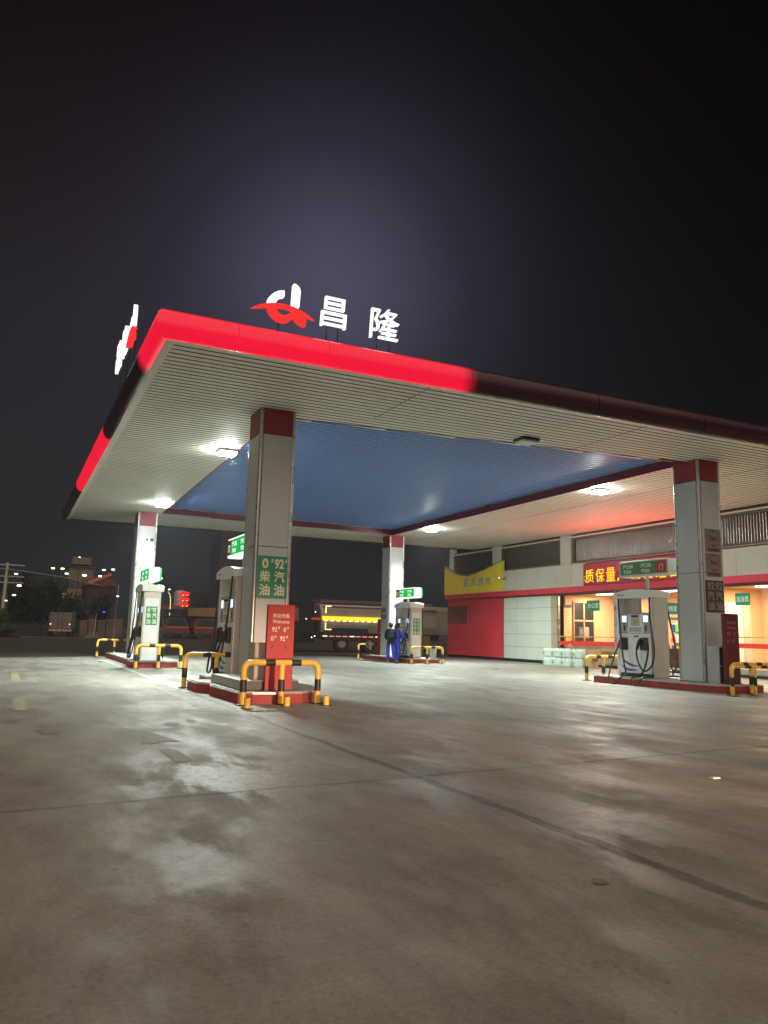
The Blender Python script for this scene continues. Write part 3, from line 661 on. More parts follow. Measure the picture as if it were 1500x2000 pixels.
island('i', [(15.58, 13.9), (15.8, 13.7), (16.4, 13.62), (17.1, 13.75), (17.35, 14.1), (17.35, 18.05), (15.36, 18.0)], 'long red kerbed island under the dispenser with two glowing screens at right', 'x')
island('i', [(3.57, 25.75), (3.8, 25.62), (4.8, 25.62), (5.05, 25.9), (5.2, 27), (5.25, 34.5), (3.75, 34.5), (3.72, 27.6), (3.85, 27.3), (3.6, 27.0)], 'red kerbed island under the white far left dispenser', 'x')
island('i', [(15.6, 30.2), (15.8, 30.08), (16.9, 30.05), (17.2, 30.2), (17.35, 30.6), (17.4, 35.2), (15.75, 35.2), (15.7, 31.2)], 'red kerbed island beside the two people', 'x')

# ------------------------------------------------------------ guard rails
def rail(label, loc, rz, w=1.36, h=.70, r=.052, plates=True):
    t = thing('guard_rail', label, 'guard rail', loc, rz, 'yellow and black pipe guard rails')
    rb = .13; n = 6
    def arc(cx, a0, a1): return [(cx+rb*math.cos(R(a0+(a1-a0)*k/n)), 0, h-rb+rb*math.sin(R(a0+(a1-a0)*k/n))) for k in range(n+1)]
    y_ = MB(); k_ = MB()
    # hoop in yellow with black sleeves
    y_.tube([(0, 0, .005)]+[(0, 0, h-rb)]+arc(rb, 180, 90)[1:]+arc(w-rb, 90, 0)+[(w, 0, .005)], r, 16)
    y_.build('hoop', 'yellow', t, smooth=True)
    MB().tube([(w/2, 0, .005), (w/2, 0, h-.02)], r*.96, 14).build('middle_post', 'yellow', t, smooth=True)
    for x in (0, w/2, w): MB().lathe([(r+.004, .22), (r+.004, .42)], (x, 0, 0), 16).build('black_band', 'black', t, smooth=True)
    for a, b in ((.27, .40), (.62, .75)):
        MB().tube([(w*a, 0, h), (w*b, 0, h)], r+.004, 16).build('black_band', 'black', t, smooth=True)
    for x in (0, w/2, w): MB().bbox(x-.10, x+.10, -.10, .10, 0, .018, .004).build('base_plate', 'dark', t)
    return t
G = rail('orange lit guard rail in front of the red orange totem', (3.62, 12.93, 0), R(4))
def railc(label, loc, rz, s=1.0):
    c = copy_tree(G, loc, rz, label); c.scale = (s, 1, 1); return c
railc('guard rail left of the first pump hoses, its end post standing alone', (3.46, 16.95, 0), R(2))
railc('guard rail at the right edge of the photo in front of the dark totem', (15.72, 13.50, 0), R(1))
railc('guard rail left of the dispenser with two glowing screens', (15.66, 18.66, 0), R(3))
railc('guard rail in front of the white far left dispenser', (3.63, 25.12, 0), R(2))
railc('guard rail behind the far left column', (3.45, 34.9, 0), R(1))
railc('guard rail in front of the dispenser beside the two people', (15.45, 29.5, 0), R(2), 1.12)
railc('guard rail behind the column with the two people', (15.7, 35.65, 0), R(2))
# thinner second rail in front of the right totem
r2_ = rail('thinner guard rail standing in front of the thick one at the right edge', (15.15, 13.0, 0), R(2), 1.6, .66, .03)
def stub(x, y, label):
    t = thing('post_stub', label, 'post stub', (x, y, 0), 0, 'cut off rail post sleeves')
    MB().lathe([(.052, 0), (.052, .16)], seg=16).build('sleeve', 'yellow', t, smooth=True)
    MB().lathe([(.044, .158), (.044, .1625)], seg=16).build('opening', 'dark', t)
    MB().bbox(-.09, .09, -.09, .09, 0, .01, .003).build('foot_plate', 'dark', t)
stub(3.56, 12.43, 'yellow post stub by the left foot of the orange lit guard rail')
stub(4.29, 12.62, 'yellow post stub by the middle foot of the orange lit guard rail')
stub(5.02, 12.70, 'yellow post stub standing alone right of the orange lit guard rail')

# ------------------------------------------------------------ fuel dispensers (origin on the deck, fronts face -X and +X)
HD = [(-.32, .58, 2.2), (-.35, .50, 1.6), (-.40, .39, .94), (-.5, .21, .44), (-.62, .0, .08), (-.82, -.12, .045), (-.98, -.14, -.03), (-1.02, -.03, -.165), (-1.02, .15, -.165), (-.99, .27, -.02), (-.88, .38, .08), (-.7, .5, .28), (-.42, .6, .69), (-.36, .53, .84)]
HE = [(-.32, -.66, 2.2), (-.35, -.69, 1.73), (-.38, -.78, 1.24), (-.4, -.87, .76), (-.45, -.84, .38), (-.5, -.64, .19), (-.45, -.37, .3), (-.4, -.19, .67), (-.38, -.27, 1.0), (-.38, -.45, 1.05), (-.38, -.62, .9), (-.4, -.60, .54), (-.56, -.58, .15), (-.80, -.57, .05), (-.98, -.58, -.03), (-1.02, -.68, -.165), (-1.02, -.86, -.15), (-.97, -.94, -.01), (-.8, -.9, .05), (-.55, -.75, .03), (-.28, -.6, .05)]
HD2 = [(-.32, .58, 2.2), (-.34, .56, 1.6), (-.38, .50, 1.0), (-.42, .40, .45), (-.46, .30, .16), (-.48, .42, .07), (-.48, .58, .12), (-.44, .62, .4), (-.38, .53, .8)]
HE2 = [(-.32, -.66, 2.2), (-.36, -.64, 1.6), (-.42, -.60, .9), (-.48, -.50, .35), (-.52, -.34, .1), (-.52, -.2, .12), (-.5, -.05, .45), (-.42, -.1, .9), (-.40, -.22, 1.02), (-.42, -.36, .9), (-.52, -.40, .45), (-.58, -.28, .2), (-.5, -.2, .5), (-.40, -.28, .8)]
def dispenser(label, loc):
    t = thing('fuel_dispenser', label, 'fuel dispenser', loc, 0, 'fuel dispensers on the islands')
    MB().bbox(-.21, .21, -.66, .68, 0, .1, .01).build('plinth', 'dark', t)
    # lower cabinet, flaring slightly; fronts both sides
    lc = MB(); pr = [(-.60, .1), (.66, .1), (.66, .5), (.62, 1.08), (-.60, 1.08)]
    lc.prism([(y, z) for y, z in pr], -.245, .245, 'x')
    body = lc.build('lower_cabinet', 'dispwhite', t)
    for s in (-1, 1):
        for yy in (.12, -.22): MB().box(*(sorted((s*.2455, s*.25))), yy-.004, yy+.004, .12, .7).build('seam', 'ggrey', body)
    # blue swoosh on front
    for j, (P0, P1, P2, P3, th) in enumerate((((.64, .72), (.56, .40), (.30, .26), (-.18, .30), .06), ((.64, .42), (.54, .18), (.30, .13), (-.10, .20), .05))):
        n = 14; top = []; bot = []
        for k in range(n+1):
            u = k/n; w = [(1-u)**3, 3*u*(1-u)**2, 3*u*u*(1-u), u**3]
            yv = sum(a*b[0] for a, b in zip(w, (P0, P1, P2, P3))); zv = sum(a*b[1] for a, b in zip(w, (P0, P1, P2, P3))); q = th*math.sin(math.pi*u)+.003
            top.append((yv+q*.4, zv+q)); bot.append((yv-q*.3, zv-q*.4))
        MB().prism(top+bot[::-1], -.2475-.002*j, -.2455, 'x').build('swoosh', 'swoosh', body)
    MB().bbox(-.27, .27, -.60, .66, 1.08, 1.2, .015).build('shelf', 'dispwhite', t)
    hd = MB().bbox(-.235, .235, -.59, .62, 1.2, 1.79, .015).build('display_head', 'ggrey', t)
    for s in (-1, 1):
        a, b = sorted((s*.2355, s*.262)); co = MB().bbox(a, b, -.33, .27, 1.22, 1.74, .012).build('console', 'dispwhite', t)
        a, b = sorted((s*.263, s*.268)); MB().box(a, b, -.27, .21, 1.25, 1.38).build('keypad_panel', 'ggrey', co)
        MB().box(a, b, -.20, .14, 1.42, 1.64).build('card_panel', 'ggrey', co)
        MB().bbox(*(sorted((s*.263, s*.30))), -.16, .10, 1.66, 1.72, .01).build('handle', 'dark', co)
        a2, b2 = sorted((s*.2685, s*.272)); MB().lathe([(.03, a2), (.068, a2), (.068, b2), (.03, b2)], (0, -.03, 1.53), 16, 'x').build('round_mark', 'gold', co)
        for yy in (.33, -.51):
            f = MB().bbox(*(sorted((s*.236, s*.25))), yy-.02, yy+.19, 1.48, 1.74, .006).build('screen_bezel', 'ggrey', t)
            if s < 0: MB().box(-.2545, -.251, yy, yy+.17, 1.525, 1.705).build('screen', 'screen', f)
            MB().box(*(sorted((s*.2505, s*.254))), yy+.06, yy+.12, 1.28, 1.43).build('card_slot', 'dark', t)
        for yy in (.42, -.36):
            bo = MB().bbox(*(sorted((s*.247, s*.32))), yy-.13, yy+.13, .74, 1.09, .03).build('nozzle_boot', 'dark', t)
        MB().box(*(sorted((s*.2715, s*.274))), -.16, .04, 1.1, 1.15).build('red_plate', 'redmark', t)
    for yy, mt in ((.50, 'redmark'), (-.30, 'dark')):
        nz = MB(); nz.tube([(-.36, yy+.03, .98), (-.37, yy+.06, .86), (-.38, yy+.09, .76)], [.028, .034, .026], 10)
        nz.tube([(-.37, yy+.05, .98), (-.34, yy-.03, 1.02), (-.34, yy-.05, .9)], .014, 8)
        nz.q(1).tube([(-.38, yy+.09, .78), (-.385, yy+.12, .70), (-.385, yy+.13, .62)], [.016, .014, .012], 8)
        nz.build('nozzle', [mt, 'steel'], t, smooth=True)
    # end panels and cap; upper bay stays open
    for s in (-1, 1):
        y0, y1 = sorted((s*.69, s*.75)); 
        if s > 0: y0, y1 = .63, .72
        ep = MB(); ep.bbox(-.27, .27, y0, y1, .0, 2.2, .02); ep.build('end_panel', 'pinkgrey' if s < 0 else 'dispwhite', t)
    MB().bbox(-.25, -.02, -.688, -.62, 1.2, 2.2, .015).build('front_pillar', 'dispwhite', t)
    MB().tube([(-.0, .02, 1.79), (0, .02, 2.2)], .03, 10).build('mast', 'ggrey', t)
    MB().box(-.02, .02, .05, .63, 1.79, 2.2).build('bay_back_panel', 'pinkgrey', t)
    cp = MB(); n = 14; pts = [(-.79, 2.2), (.76, 2.2)]
    for k in range(n+1):
        u = k/n; yv = .78-(1.6)*u; pts.append((yv, 2.36+.10*math.sin(math.pi*u)**.8-.02*(1-u)))
    cp.prism([(a, b) for a, b in pts], -.34, .34, 'x'); cap = cp.build('cap', 'dispwhite', t)
    text('=======', '-x', (-.341, .62, 2.30), .035, cap, 'darktext', name='cap_marking', w=.36, bold=.0) if False else MB().box(-.3425, -.3405, .28, .60, 2.285, 2.305).build('cap_marking', 'darktext', cap)
    for s in (-1, 1):
        for nm, P in (('hose', HD), ('hose', HE)):
            Q = [(s*-p[0]*-1 if False else p[0]*(1 if s < 0 else -1), p[1], p[2]) for p in P]
            if s > 0: Q = [(max(.3, min(q[0], .55)), q[1], max(q[2], .05)) for q in Q]
            MB().tube(spline(Q, 5), .024, 8).build(nm, 'rubber', t, smooth=True)
    return t
D4 = dispenser('white fuel dispenser with two glowing blue screens and looping black hoses at right', (16.30, 17.03, .2))
# the three others are copies: front hoses hang a little shorter so they clear the kerb
D1 = copy_tree(D4, (4.68, 17.50, .2), 0, 'fuel dispenser half hidden behind the number board column, hoses showing at its left', skip=('hose',))
D2 = copy_tree(D4, (4.12, 26.62, .2), 0, 'white fuel dispenser at far left with a green 0 and 92 label on its end', skip=('hose',))
D3 = copy_tree(D4, (16.15, 31.20, .2), 0, 'fuel dispenser beside the two people with a tall green label on its end', skip=('hose',))
for d in (D1, D2, D3):
    for P in (HD2, HE2):
        for s in (-1, 1): MB().tube(spline([(p[0]*-s, p[1], p[2]) for p in P], 5), .022, 8).build('hose', 'rubber', d, smooth=True)
def end_label(d, cells, z0, z1, w, mt='creamtext'):
    MB().bbox(-.215, .215, -.762, -.7505, .02, 1.98, .004).build('end_cover', 'white', d)
    g = MB().box(-w/2, w/2, -.766, -.7625, z0, z1).build('grade_label', 'green', d)
    for (s, a, b, ww, hh, bold) in cells:
        o = text(s, '-y', (-w/2+a*w, -.7665, z0+b*(z1-z0)), hh*(z1-z0), g, mt, w=ww*w, bold=bold, depth=.002)
end_label(D2, S1, 1.13, 1.72, .36)
S3 = [('92', .08, .76, .38, .19, .02), ('92', .54, .76, .38, .19, .02), ('92', .08, .54, .38, .17, .02), ('92', .54, .54, .38, .17, .02), ('汽', .07, .28, .38, .22, .022), ('汽', .54, .28, .38, .22, .022), ('油', .07, .04, .38, .21, .022), ('油', .54, .04, .38, .21, .022)]
end_label(D3, S3, 1.02, 1.72, .34)

# illuminated price boxes on a post above each dispenser
def price_box(x, y, z, label, lit, redfar=True, zb=2.66, sc=1.0):
    t = thing('grade_lightbox', label, 'light box', (x, y, z), 0, 'grade light boxes above the dispensers')
    L_, hh, dd = 1.9*sc, .46, .17
    case = 'signwhite_lit' if lit > .5 else 'tile'
    MB().bbox(-dd, dd, -L_/2, L_/2, 0, hh, .03).build('case', case, t)
    for s in (-1, 1):
        a, b = sorted((s*(dd+.001), s*(dd+.012)))
        gy0, gy1 = (-L_/2+.08, L_/2-.35) if redfar else (-L_/2+.42, L_/2-.06)
        MB().box(a, b, gy0, gy1, .06, hh-.05).build('green_face', 'signgreen_lit' if lit > .5 else mat('unlit_green', (.10, .25, .07), .5, 0, .05, 3), t)
        ry0, ry1 = (L_/2-.34, L_/2-.06) if redfar else (-L_/2+.05, -L_/2+.41)
        MB().box(a, b, ry0, ry1, .06, hh-.05).build('red_face', 'redmark', t)
        if s < 0:
            tm = 'signtext_lit' if lit > .5 else 'whitetext'
            ce = (gy0+gy1)/2
            for k in (0, 1):
                yl = gy1-.10-k*(gy1-gy0)*.5
                text('汽油', '-x', (-dd-.0125, yl, .24), .12, t, tm, w=.42, bold=.02, depth=.003)
                text('92#', '-x', (-dd-.0125, yl-.04, .09), .11, t, tm, w=.32, bold=.02, depth=.003)
            text('门', '-x', (-dd-.0125, (ry0+ry1)/2+.08, .13), .17, t, tm, w=.14, bold=.015, depth=.003)
    MB().box(dd+.013, dd+.05, -L_/2+.02, L_/2-.02, .03, hh-.03).build('edge_light', 'signgreen_edge' if lit > .5 else 'tile', t)
    MB().tube([(0, 0, -(z-zb)), (0, 0, .01)], .045, 10).build('post', 'white', t)
price_box(4.72, 17.25, 2.90, 'glowing green light box sticking out left of the number board column', 1, True)
price_box(16.30, 16.75, 3.02, 'dull green light box with a red end above the right dispenser', 0, False)
price_box(4.10, 26.62, 2.72, 'dark faced green light box over the far left dispenser', 1, True)
price_box(16.12, 31.20, 2.82, 'bright green light box with two number fields above the people in blue', 1, True)

# ------------------------------------------------------------ totems, cabinets beside the columns
def totem(x0, y, w, ztop, label, mt='redpanel', tm='creamtext'):
    t = thing('welcome_totem', label, 'totem', (x0, y, .2), 0)
    h = ztop-.2
    MB().bbox(0, w, 0, .09, 0, h, .008).build('panel', mt, t)
    MB().bbox(-.03, w+.03, -.03, .12, 0, .02, .004).build('foot', 'dark', t)
    def c(s, a, b, ww, hh, bold=.01): text(s, '-y', (a*w, -.0005, b*h), hh*h, t, tm, w=ww*w, bold=bold, depth=.003)
    c('欢迎光临', .18, .845, .62, .05); c('Welcome', .18, .78, .62, .04)
    c('92', .17, .68, .19, .055); c('#', .40, .71, .06, .035); c('0', .60, .68, .09, .055); c('#', .73, .71, .06, .035)
    c('0', .15, .575, .09, .055); c('#', .28, .605, .06, .035); c('92', .48, .575, .19, .055); c('#', .71, .605, .06, .035)
    for (xa, za, xb, zb_) in ((.27, .53, .15, .475), (.66, .53, .75, .475)):
        p0 = Vector((xa*w, -.004, za*h)); p1 = Vector((xb*w, -.004, zb_*h)); d = (p1-p0).normalized(); q = Vector((-d.z, 0, d.x))
        MB().add([p0+q*.006, p0-q*.006, p1-d*.04-q*.012, p1-d*.04-q*.022, p1, p1-d*.04+q*.022, p1-d*.04+q*.012], [(0, 1, 2, 3, 4, 5, 6)]).build('arrow', 'bluetext', t)
totem(4.13, 13.38, .50, 1.70, 'red totem glowing orange red at its foot behind the front guard rail')
totem(16.06, 13.95, .50, 1.93, 'dark red totem in shade at the foot of the right column', 'totemdark', 'duskytext')
totem(16.60, 35.30, .50, 1.95, 'red totem seen as a narrow strip behind the column with the two people')
t = thing('column_plinth', 'low grey steel box with dark front round the foot of the number board column', 'plinth box', (3.74, 13.50, .2))
MB().bbox(0, 1.05, 0, 2.2, 0, .155, .01).build('box', 'dark', t); MB().bbox(-.012, -.001, .02, 2.18, .01, .15, .003).build('side_sheet', 'ggrey', t); MB().box(-.01, 1.06, -.01, 2.21, .1555, .165).build('lid', 'ggrey', t)
t = thing('utility_cabinet', 'narrow grey cabinet tucked beside the orange lit totem', 'cabinet', (4.02, 13.72, .365))
MB().bbox(0, .2, 0, .35, 0, .66, .01).build('body', 'beige', t); MB().box(.02, .18, -.006, -.001, .05, .3).build('door', 'ggrey', t); MB().box(.02, .18, -.006, -.001, .34, .62).build('door', 'ggrey', t)
t = thing('utility_cabinet', 'grey open shelf cabinet at the foot of the right column', 'cabinet', (15.98, 14.10, .2))
cb = MB(); cb.box(0, .04, 0, .35, 0, .92); cb.box(.52, .56, 0, .35, 0, .92); cb.box(0.04, .52, 0, .35, .88, .92); cb.box(.04, .52, .31, .35, 0, .88); cb.box(.04, .52, .01, .3, .42, .45); cb.build('carcass', 'ggrey', t)
t = thing('fire_extinguisher', 'red fire extinguisher with white label by the grey shelf cabinet', 'fire extinguisher', (16.22, 13.98, .2))
MB().lathe([(.055, 0), (.062, .02), (.062, .36), (.045, .41), (.02, .43), (.02, .46)], seg=18).build('cylinder', 'extred', t, smooth=True)
MB().lathe([(.0635, .16), (.0635, .3)], seg=18).build('label_band', 'whitetext', t, smooth=True)
MB().bbox(-.06, .03, -.012, .012, .455, .49, .004).build('valve', 'dark', t)
for nm, x, y, lab in (('rubbish_bin', 16.95, 30.35, 'grey bin between dispenser and guard rail beside the two people'),):
    t = thing(nm, lab, 'bin', (x, y, .2)); MB().lathe([(.13, 0), (.17, .42), (.18, .42), (.18, .45), (.15, .45)], seg=18).build('tub', 'ggrey', t, smooth=True); MB().lathe([(.16, .452), (.10, .47), (.02, .475)], seg=18).build('lid', 'dark', t)

# ------------------------------------------------------------ shop building (front face x = BX, looking toward -X)
BX = 23.32
bld = thing('shop_building', 'long low station shop with white and red front, lit windows and a glazed upper storey', 'building', (BX, 27, 0))
def bb(name, x0, x1, y0, y1, z0, z1, mt, parent=bld, bev=0):
    x0, x1 = BX+x0, BX+x1; ox, oy = (BX, 27)
    mb = MB()
    if bev: mb.bbox(x0-ox, x1-ox, y0-oy, y1-oy, z0, z1, bev)
    else: mb.box(x0-ox, x1-ox, y0-oy, y1-oy, z0, z1)
    return mb.build(name, mt, parent)
YN, YF = 9.0, 40.0
bb('foundation', .02, 9, YN, YF, 0, .10, 'dark')
bb('rear_wall', 8.8, 9, YN, YF, .1, 6.0, 'cream'); bb('end_wall', .1, 8.8, YF-.2, YF, .1, 6.0, 'cream')
bb('roof', .1, 9.2, YN, YF, 6.36, 6.5, 'cream')
# white cladding bay
bay = bb('cladding_backing', .03, .2, 30.26, 34.23, .10, 3.25, 'dark')
zz = [.14, .75, 1.38, 2.02, 2.66, 3.24]
for i in range(5):
    yy = [30.27, 31.9, 33.05, 34.22]
    for j in range(3): bb('cladding_panel', -.0, .029, yy[j]+.008, yy[j+1]-.008, zz[i]+.006, zz[i+1]-.006, 'tile', bay, .003)
pl = bb('pillar_backing', .0, .3, 29.76, 30.255, .1, 3.25, 'dark')
for i in range(5): bb('pillar_panel', -.03, -.001, 29.77, 30.25, zz[i]+.006, zz[i+1]-.006, 'beige', pl, .003)
# red clad bay at far end
rb_ = bb('red_bay', .0, .2, 34.24, 40.05, .14, 3.36, 'redwall')
for k in (1.15, 2.45): bb('panel_joint', -.008, -.001, 34.26, 40.03, k, k+.012, 'maroon', rb_)
bb('access_panel', -.02, -.001, 37.9, 40.0, 1.9, 2.9, 'maroon', rb_, .004)
# red string course over the whole front
bb('red_course', -.16, .1, YN, 40.15, 3.30, 3.56, 'redwall')
bb('red_course_lip', -.19, .0, YN, 40.15, 3.27, 3.299, 'maroon')
# white fascia panels above
fb = bb('fascia_backing', .02, .22, YN, 34.2, 3.561, 4.6, 'dark')
seg = [34.2, 32.6, 31.1, 29.9, 28.7, 27.76]
for a, b in zip(seg[:-1], seg[1:]): bb('fascia_sheet', -.03, .019, b+.006, a-.006, 3.565, 4.61, 'cream', fb, .004)
seg = [20.9, 19.6, 18.2, 16.8, 15.4, 14.0, 12.0, 10.0]
for a, b in zip(seg[:-1], seg[1:]): bb('fascia_sheet', -.03, .019, b+.006, a-.006, 3.565, 4.56, 'cream', fb, .004)
# upper storey: pillars, frames, glazing with vertical blinds
ups = bb('upper_pillar', .06, .35, 34.62, 35.4, 4.6, 6.36, 'cream'); bb('upper_pillar', .06, .35, 28.84, 29.6, 4.6, 6.36, 'cream'); bb('upper_pillar', .06, .35, 21.4, 22.1, 4.6, 6.36, 'cream'); bb('upper_pillar', .06, .35, 39.6, 40.0, 4.6, 6.36, 'cream')
def upper(y0, y1, blinds):
    f = bb('upper_window', .2, .26, y0, y1, 4.62, 4.76, 'brownframe')
    for (a, b, c, d) in ((y0, y1, 5.78, 5.99), (y0, y0+.14, 4.761, 5.779), (y1-.14, y1, 4.761, 5.779)):
        bb('frame', .12, .24, a, b, c, d, 'brownframe', f)
    bb('sill', .02, .2, y0, y1, 4.612, 4.66, 'beige', f)
    bb('top_strip', .0, .119, y0, y1, 5.86, 5.9, 'soffit', f)
    if blinds:
        s_ = MB(); y = y0+.16
        while y < y1-.2:
            s_.lathe([(.045, 4.77), (.045, 5.775)], (.28, y-27, 0), 10); y += .125
        s_.build('blinds', 'slat', f, smooth=True)
        bb('backing', .36, .38, y0+.141, y1-.141, 4.77, 5.775, 'dark', f)
    else:
        bb('pane', .215, .235, y0+.141, y1-.141, 4.77, 5.775, 'darkglass', f)
        s_ = MB(); y = y0+.2
        while y < y1-.2:
            s_.box(.207, .2145, y-27, y-27+.02, 4.77, 5.775); y += .15
        s_.build('blinds', 'brownframe', f)
upper(35.4, 39.6, False); upper(29.6, 34.62, False); upper(22.1, 28.84, True); upper(13.6, 21.4, True); upper(9.1, 13.4, True)
bb('upper_back', .4, .5, YN, 40, 4.6, 6.36, 'dark')
# shop room
bb('room_floor', .1, 8.0, YN, 29.75, .1, .14, 'intfloor'); bb('room_ceiling', .1, 8.0, YN, 29.75, 3.3, 3.4, 'peach'); 
bb('room_back_wall', 3.3, 3.4, YN, 29.75, .14, 3.3, 'peach'); bb('room_side_wall', .32, 3.3, 29.60, 29.75, .14, 3.3, 'peach'); bb('room_side_wall', .32, 3.3, 21.3, 21.42, .14, 3.3, 'peach')
# inner dark window on the back wall
w = bb('inner_window', .80, 1.95, 29.56, 29.598, .85, 2.90, 'dark')
for (a, b, c, d) in ((.80, 1.95, 2.02, 2.10), (1.34, 1.41, .85, 2.9), (.74, .80, .85, 2.96), (1.95, 2.01, .85, 2.96), (.80, 1.95, 2.9, 2.96), (.74, 2.01, .80, .85)): bb('frame', a, b, 29.53, 29.559, c, d, 'beige', w)
dr = bb('inner_door', 1.15, 2.08, 21.18, 21.29, .14, 2.72, 'white'); bb('door_frame', 2.09, 2.5, 21.16, 21.29, .14, 2.8, 'pinkgrey', dr); bb('door_frame', 1.0, 1.14, 21.16, 21.29, .14, 2.8, 'pinkgrey', dr)
sh = bb('shelving', 2.8, 3.28, 23.2, 25.4, .14, 2.0, 'white')
for k in range(4):
    for j in range(9): bb('goods', 2.6, 2.79, 23.25+j*.235, 23.25+j*.235+.19, .25+k*.45, .25+k*.45+random.uniform(.2, .36), random.choice(['redmark', 'gold', 'white', 'swoosh', 'card', 'label_green']), sh)
for (y0, w_, z0, h_) in ((27.3, .7, 1.5, .9), (28.5, .5, 1.6, .6)): bb('wall_notice', 3.27, 3.299, y0, y0+w_, z0, z0+h_, 'whitetext')
# shop front frames and glass
for (a, b) in ((25.80, 25.95), (22.2, 22.4), (20.6, 20.75), (16.9, 17.02), (13.9, 14.0), (29.70, 29.755)):
    bb('mullion', -.02, .08, a, b, .12, 3.27, 'trim')
bb('transom', -.015, .075, 22.4, 25.8, 2.02, 2.12, 'trim'); bb('head_rail', -.015, .075, YN, 29.7, 3.19, 3.269, 'brownframe'); bb('sill_rail', -.015, .075, 25.95, 29.7, .12, .3, 'trim'); bb('sill_rail', -.015, .075, YN, 22.2, .12, .3, 'trim')
bb('dado', .0, .06, 20.75, 22.2, .3, 1.0, 'tile')
for (a, b) in ((25.95, 29.7), (22.4, 25.8), (17.02, 20.6), (14.0, 16.9)): bb('shop_glass', .028, .034, a, b, .3, 3.19, 'glass')
# ceiling tubes inside the shop
for y in (28.2, 24.2, 19.5, 15.6):
    bb('ceiling_tube', 1.5, 1.62, y-.6, y+.6, 3.25, 3.295, glow('shop_tube_lit', (1, .84, .55), 9))
    l = bpy.data.lights.new('shop_light', 'AREA'); l.shape = 'RECTANGLE'; l.size = .4; l.size_y = 1.6; l.energy = 230; l.color = (1, .78, .52)
    o = bpy.data.objects.new('shop_light', l); COL.objects.link(o); o.parent = bld; o.location = (1.6, y-27, 3.22)
# red sash bands on the glass
for (a, b, z) in ((25.96, 29.69, .92), (17.03, 20.59, 1.02)):
    bb('sash_band', .018, .024, a, b, z, z+.17, 'banner'); bb('sash_line', .018, .024, a, b, z+.36, z+.40, 'gold')
# signs on glass
def office_sign(y0, z0, w, h, s, label):
    t = thing('door_sign', label, 'sign', (BX-.005, y0, z0))
    MB().box(-.03, -.001, -w, 0, 0, h).build('plate', 'green', t)
    text(s, '-x', (-.0305, -w*.08, h*.26), h*.5, t, 'whitetext', w=w*.84, bold=.01, depth=.003)
office_sign(27.66, 2.44, .83, .47, '办公室', 'green sign with three white characters on the left shop window')
office_sign(22.98, 2.24, .6, .44, '财务室', 'green sign half hidden between the dispenser and the right column')
office_sign(19.70, 2.52, .60, .43, '加油员', 'green sign on the window at the far right of the column')
def flat(name, label, cat, x, y0, y1, z0, z1, mt):
    return tag(MB().box(x, x+.012, y0, y1, z0, z1).build(name, mt), label, cat)
p = thing('poster', 'paper notice with dark heading on the peach side wall behind the left shop window', 'poster', (BX+.22, 29.595, 1.28))
MB().box(0, .42, -.015, 0, 0, 1.36).build('sheet', mat('poster_sheet', (.70, .52, .32), .8, 0, .1, 6), p); MB().box(-.02, .44, -.022, -.0155, 1.37, 1.50).build('heading', 'darktext', p)
for k in range(8): MB().box(.05, .37, -.019, -.0155, .22+k*.13, .245+k*.13).build('text_line', 'beige', p)
for k, (z, nm) in enumerate(((2.62, 'upper'), (2.18, 'lower'))):
    p = thing('poster', nm+' square poster on the glass left of the right dispenser', 'poster', (BX+.01, 25.62, z)); MB().box(0, .01, -.42, 0, 0, .40).build('sheet', 'whitetext', p); MB().lathe([(.11, -.006), (.11, -.001)], (0, -.21, .2), 18, 'x').build('round_picture', 'pile', p)
t = thing('desk', 'dark wooden desk inside the shop behind the right dispenser', 'desk', (BX+1.2, 23.4, .14))
MB().bbox(0, .7, -.9, .9, .72, .77, .01).build('desk_top', 'wood', t); MB().bbox(.03, .67, -.86, .86, 0, .719, .01).build('carcass', 'wood', t)
t = thing('chair', 'dark chair behind the glass beside the right dispenser', 'chair', (BX+.9, 25.1, .14))
MB().bbox(-.25, .25, -.25, .25, .42, .48, .02).build('seat', 'wood', t); MB().bbox(-.25, .25, .2, .26, .5, 1.05, .02).build('backrest', 'wood', t)
for sx in (-1, 1):
    for sy in (-1, 1): MB().tube([(sx*.2, sy*.2, 0), (sx*.2, sy*.2, .43)], .02, 6).build('leg', 'dark', t)
t = thing('grey_box', 'small grey machine on the counter behind the left shop window', 'machine', (BX+.7, 29.1, 1.25)); MB().bbox(0, .3, -.35, 0, 0, .5, .02).build('housing', 'ggrey', t); MB().box(-.005, -.001, -.28, -.08, .2, .4).build('front_plate', 'tile', t)
t = thing('counter', 'long counter along the inside of the left shop window', 'counter', (BX+.5, 27.9, .14)); MB().bbox(0, .6, -1.6, 1.6, .9, .97, .01).build('counter_top', 'redwall', t); MB().box(.05, .55, -1.55, 1.55, 0, .9).build('carcass', 'beige', t)

# LED board
led = thing('led_board', 'red LED board with glowing yellow characters above the shop windows', 'LED sign', (BX-.06, 27.72, 3.57), 0)
LW = 6.75
MB().bbox(-.09, .04, -LW, 0, 0, .98, .008).build('panel', 'ledback', led)
def ledc(s, y, z=.10, h=.62, w=.56):
    text(s, '-x', (-.091, y, z), h, led, 'led_red', name='red_halo', w=w+.03, bold=.03, depth=.003)
    text(s, '-x', (-.095, y-.02, z+.015), h-.03, led, 'led_yellow', name='character', w=w, bold=.0, depth=.003)
ledc('质', -.12); ledc('保', -.80); ledc('量', -1.48); ledc('，', -2.14, .08, .17, .14)
ledc('诚', -2.95); ledc('信', -3.65); ledc('经', -4.35); ledc('营', -5.05)
for z in (.22, .36): MB().box(-.096, -.091, -.10, -.05, z, z+.05).build('lit_pixels', 'led_yellow', led)
l = bpy.data.lights.new('led_board_light', 'AREA'); l.shape = 'RECTANGLE'; l.size = 6.4; l.size_y = .8; l.energy = 260; l.color = (1, .09, .045)
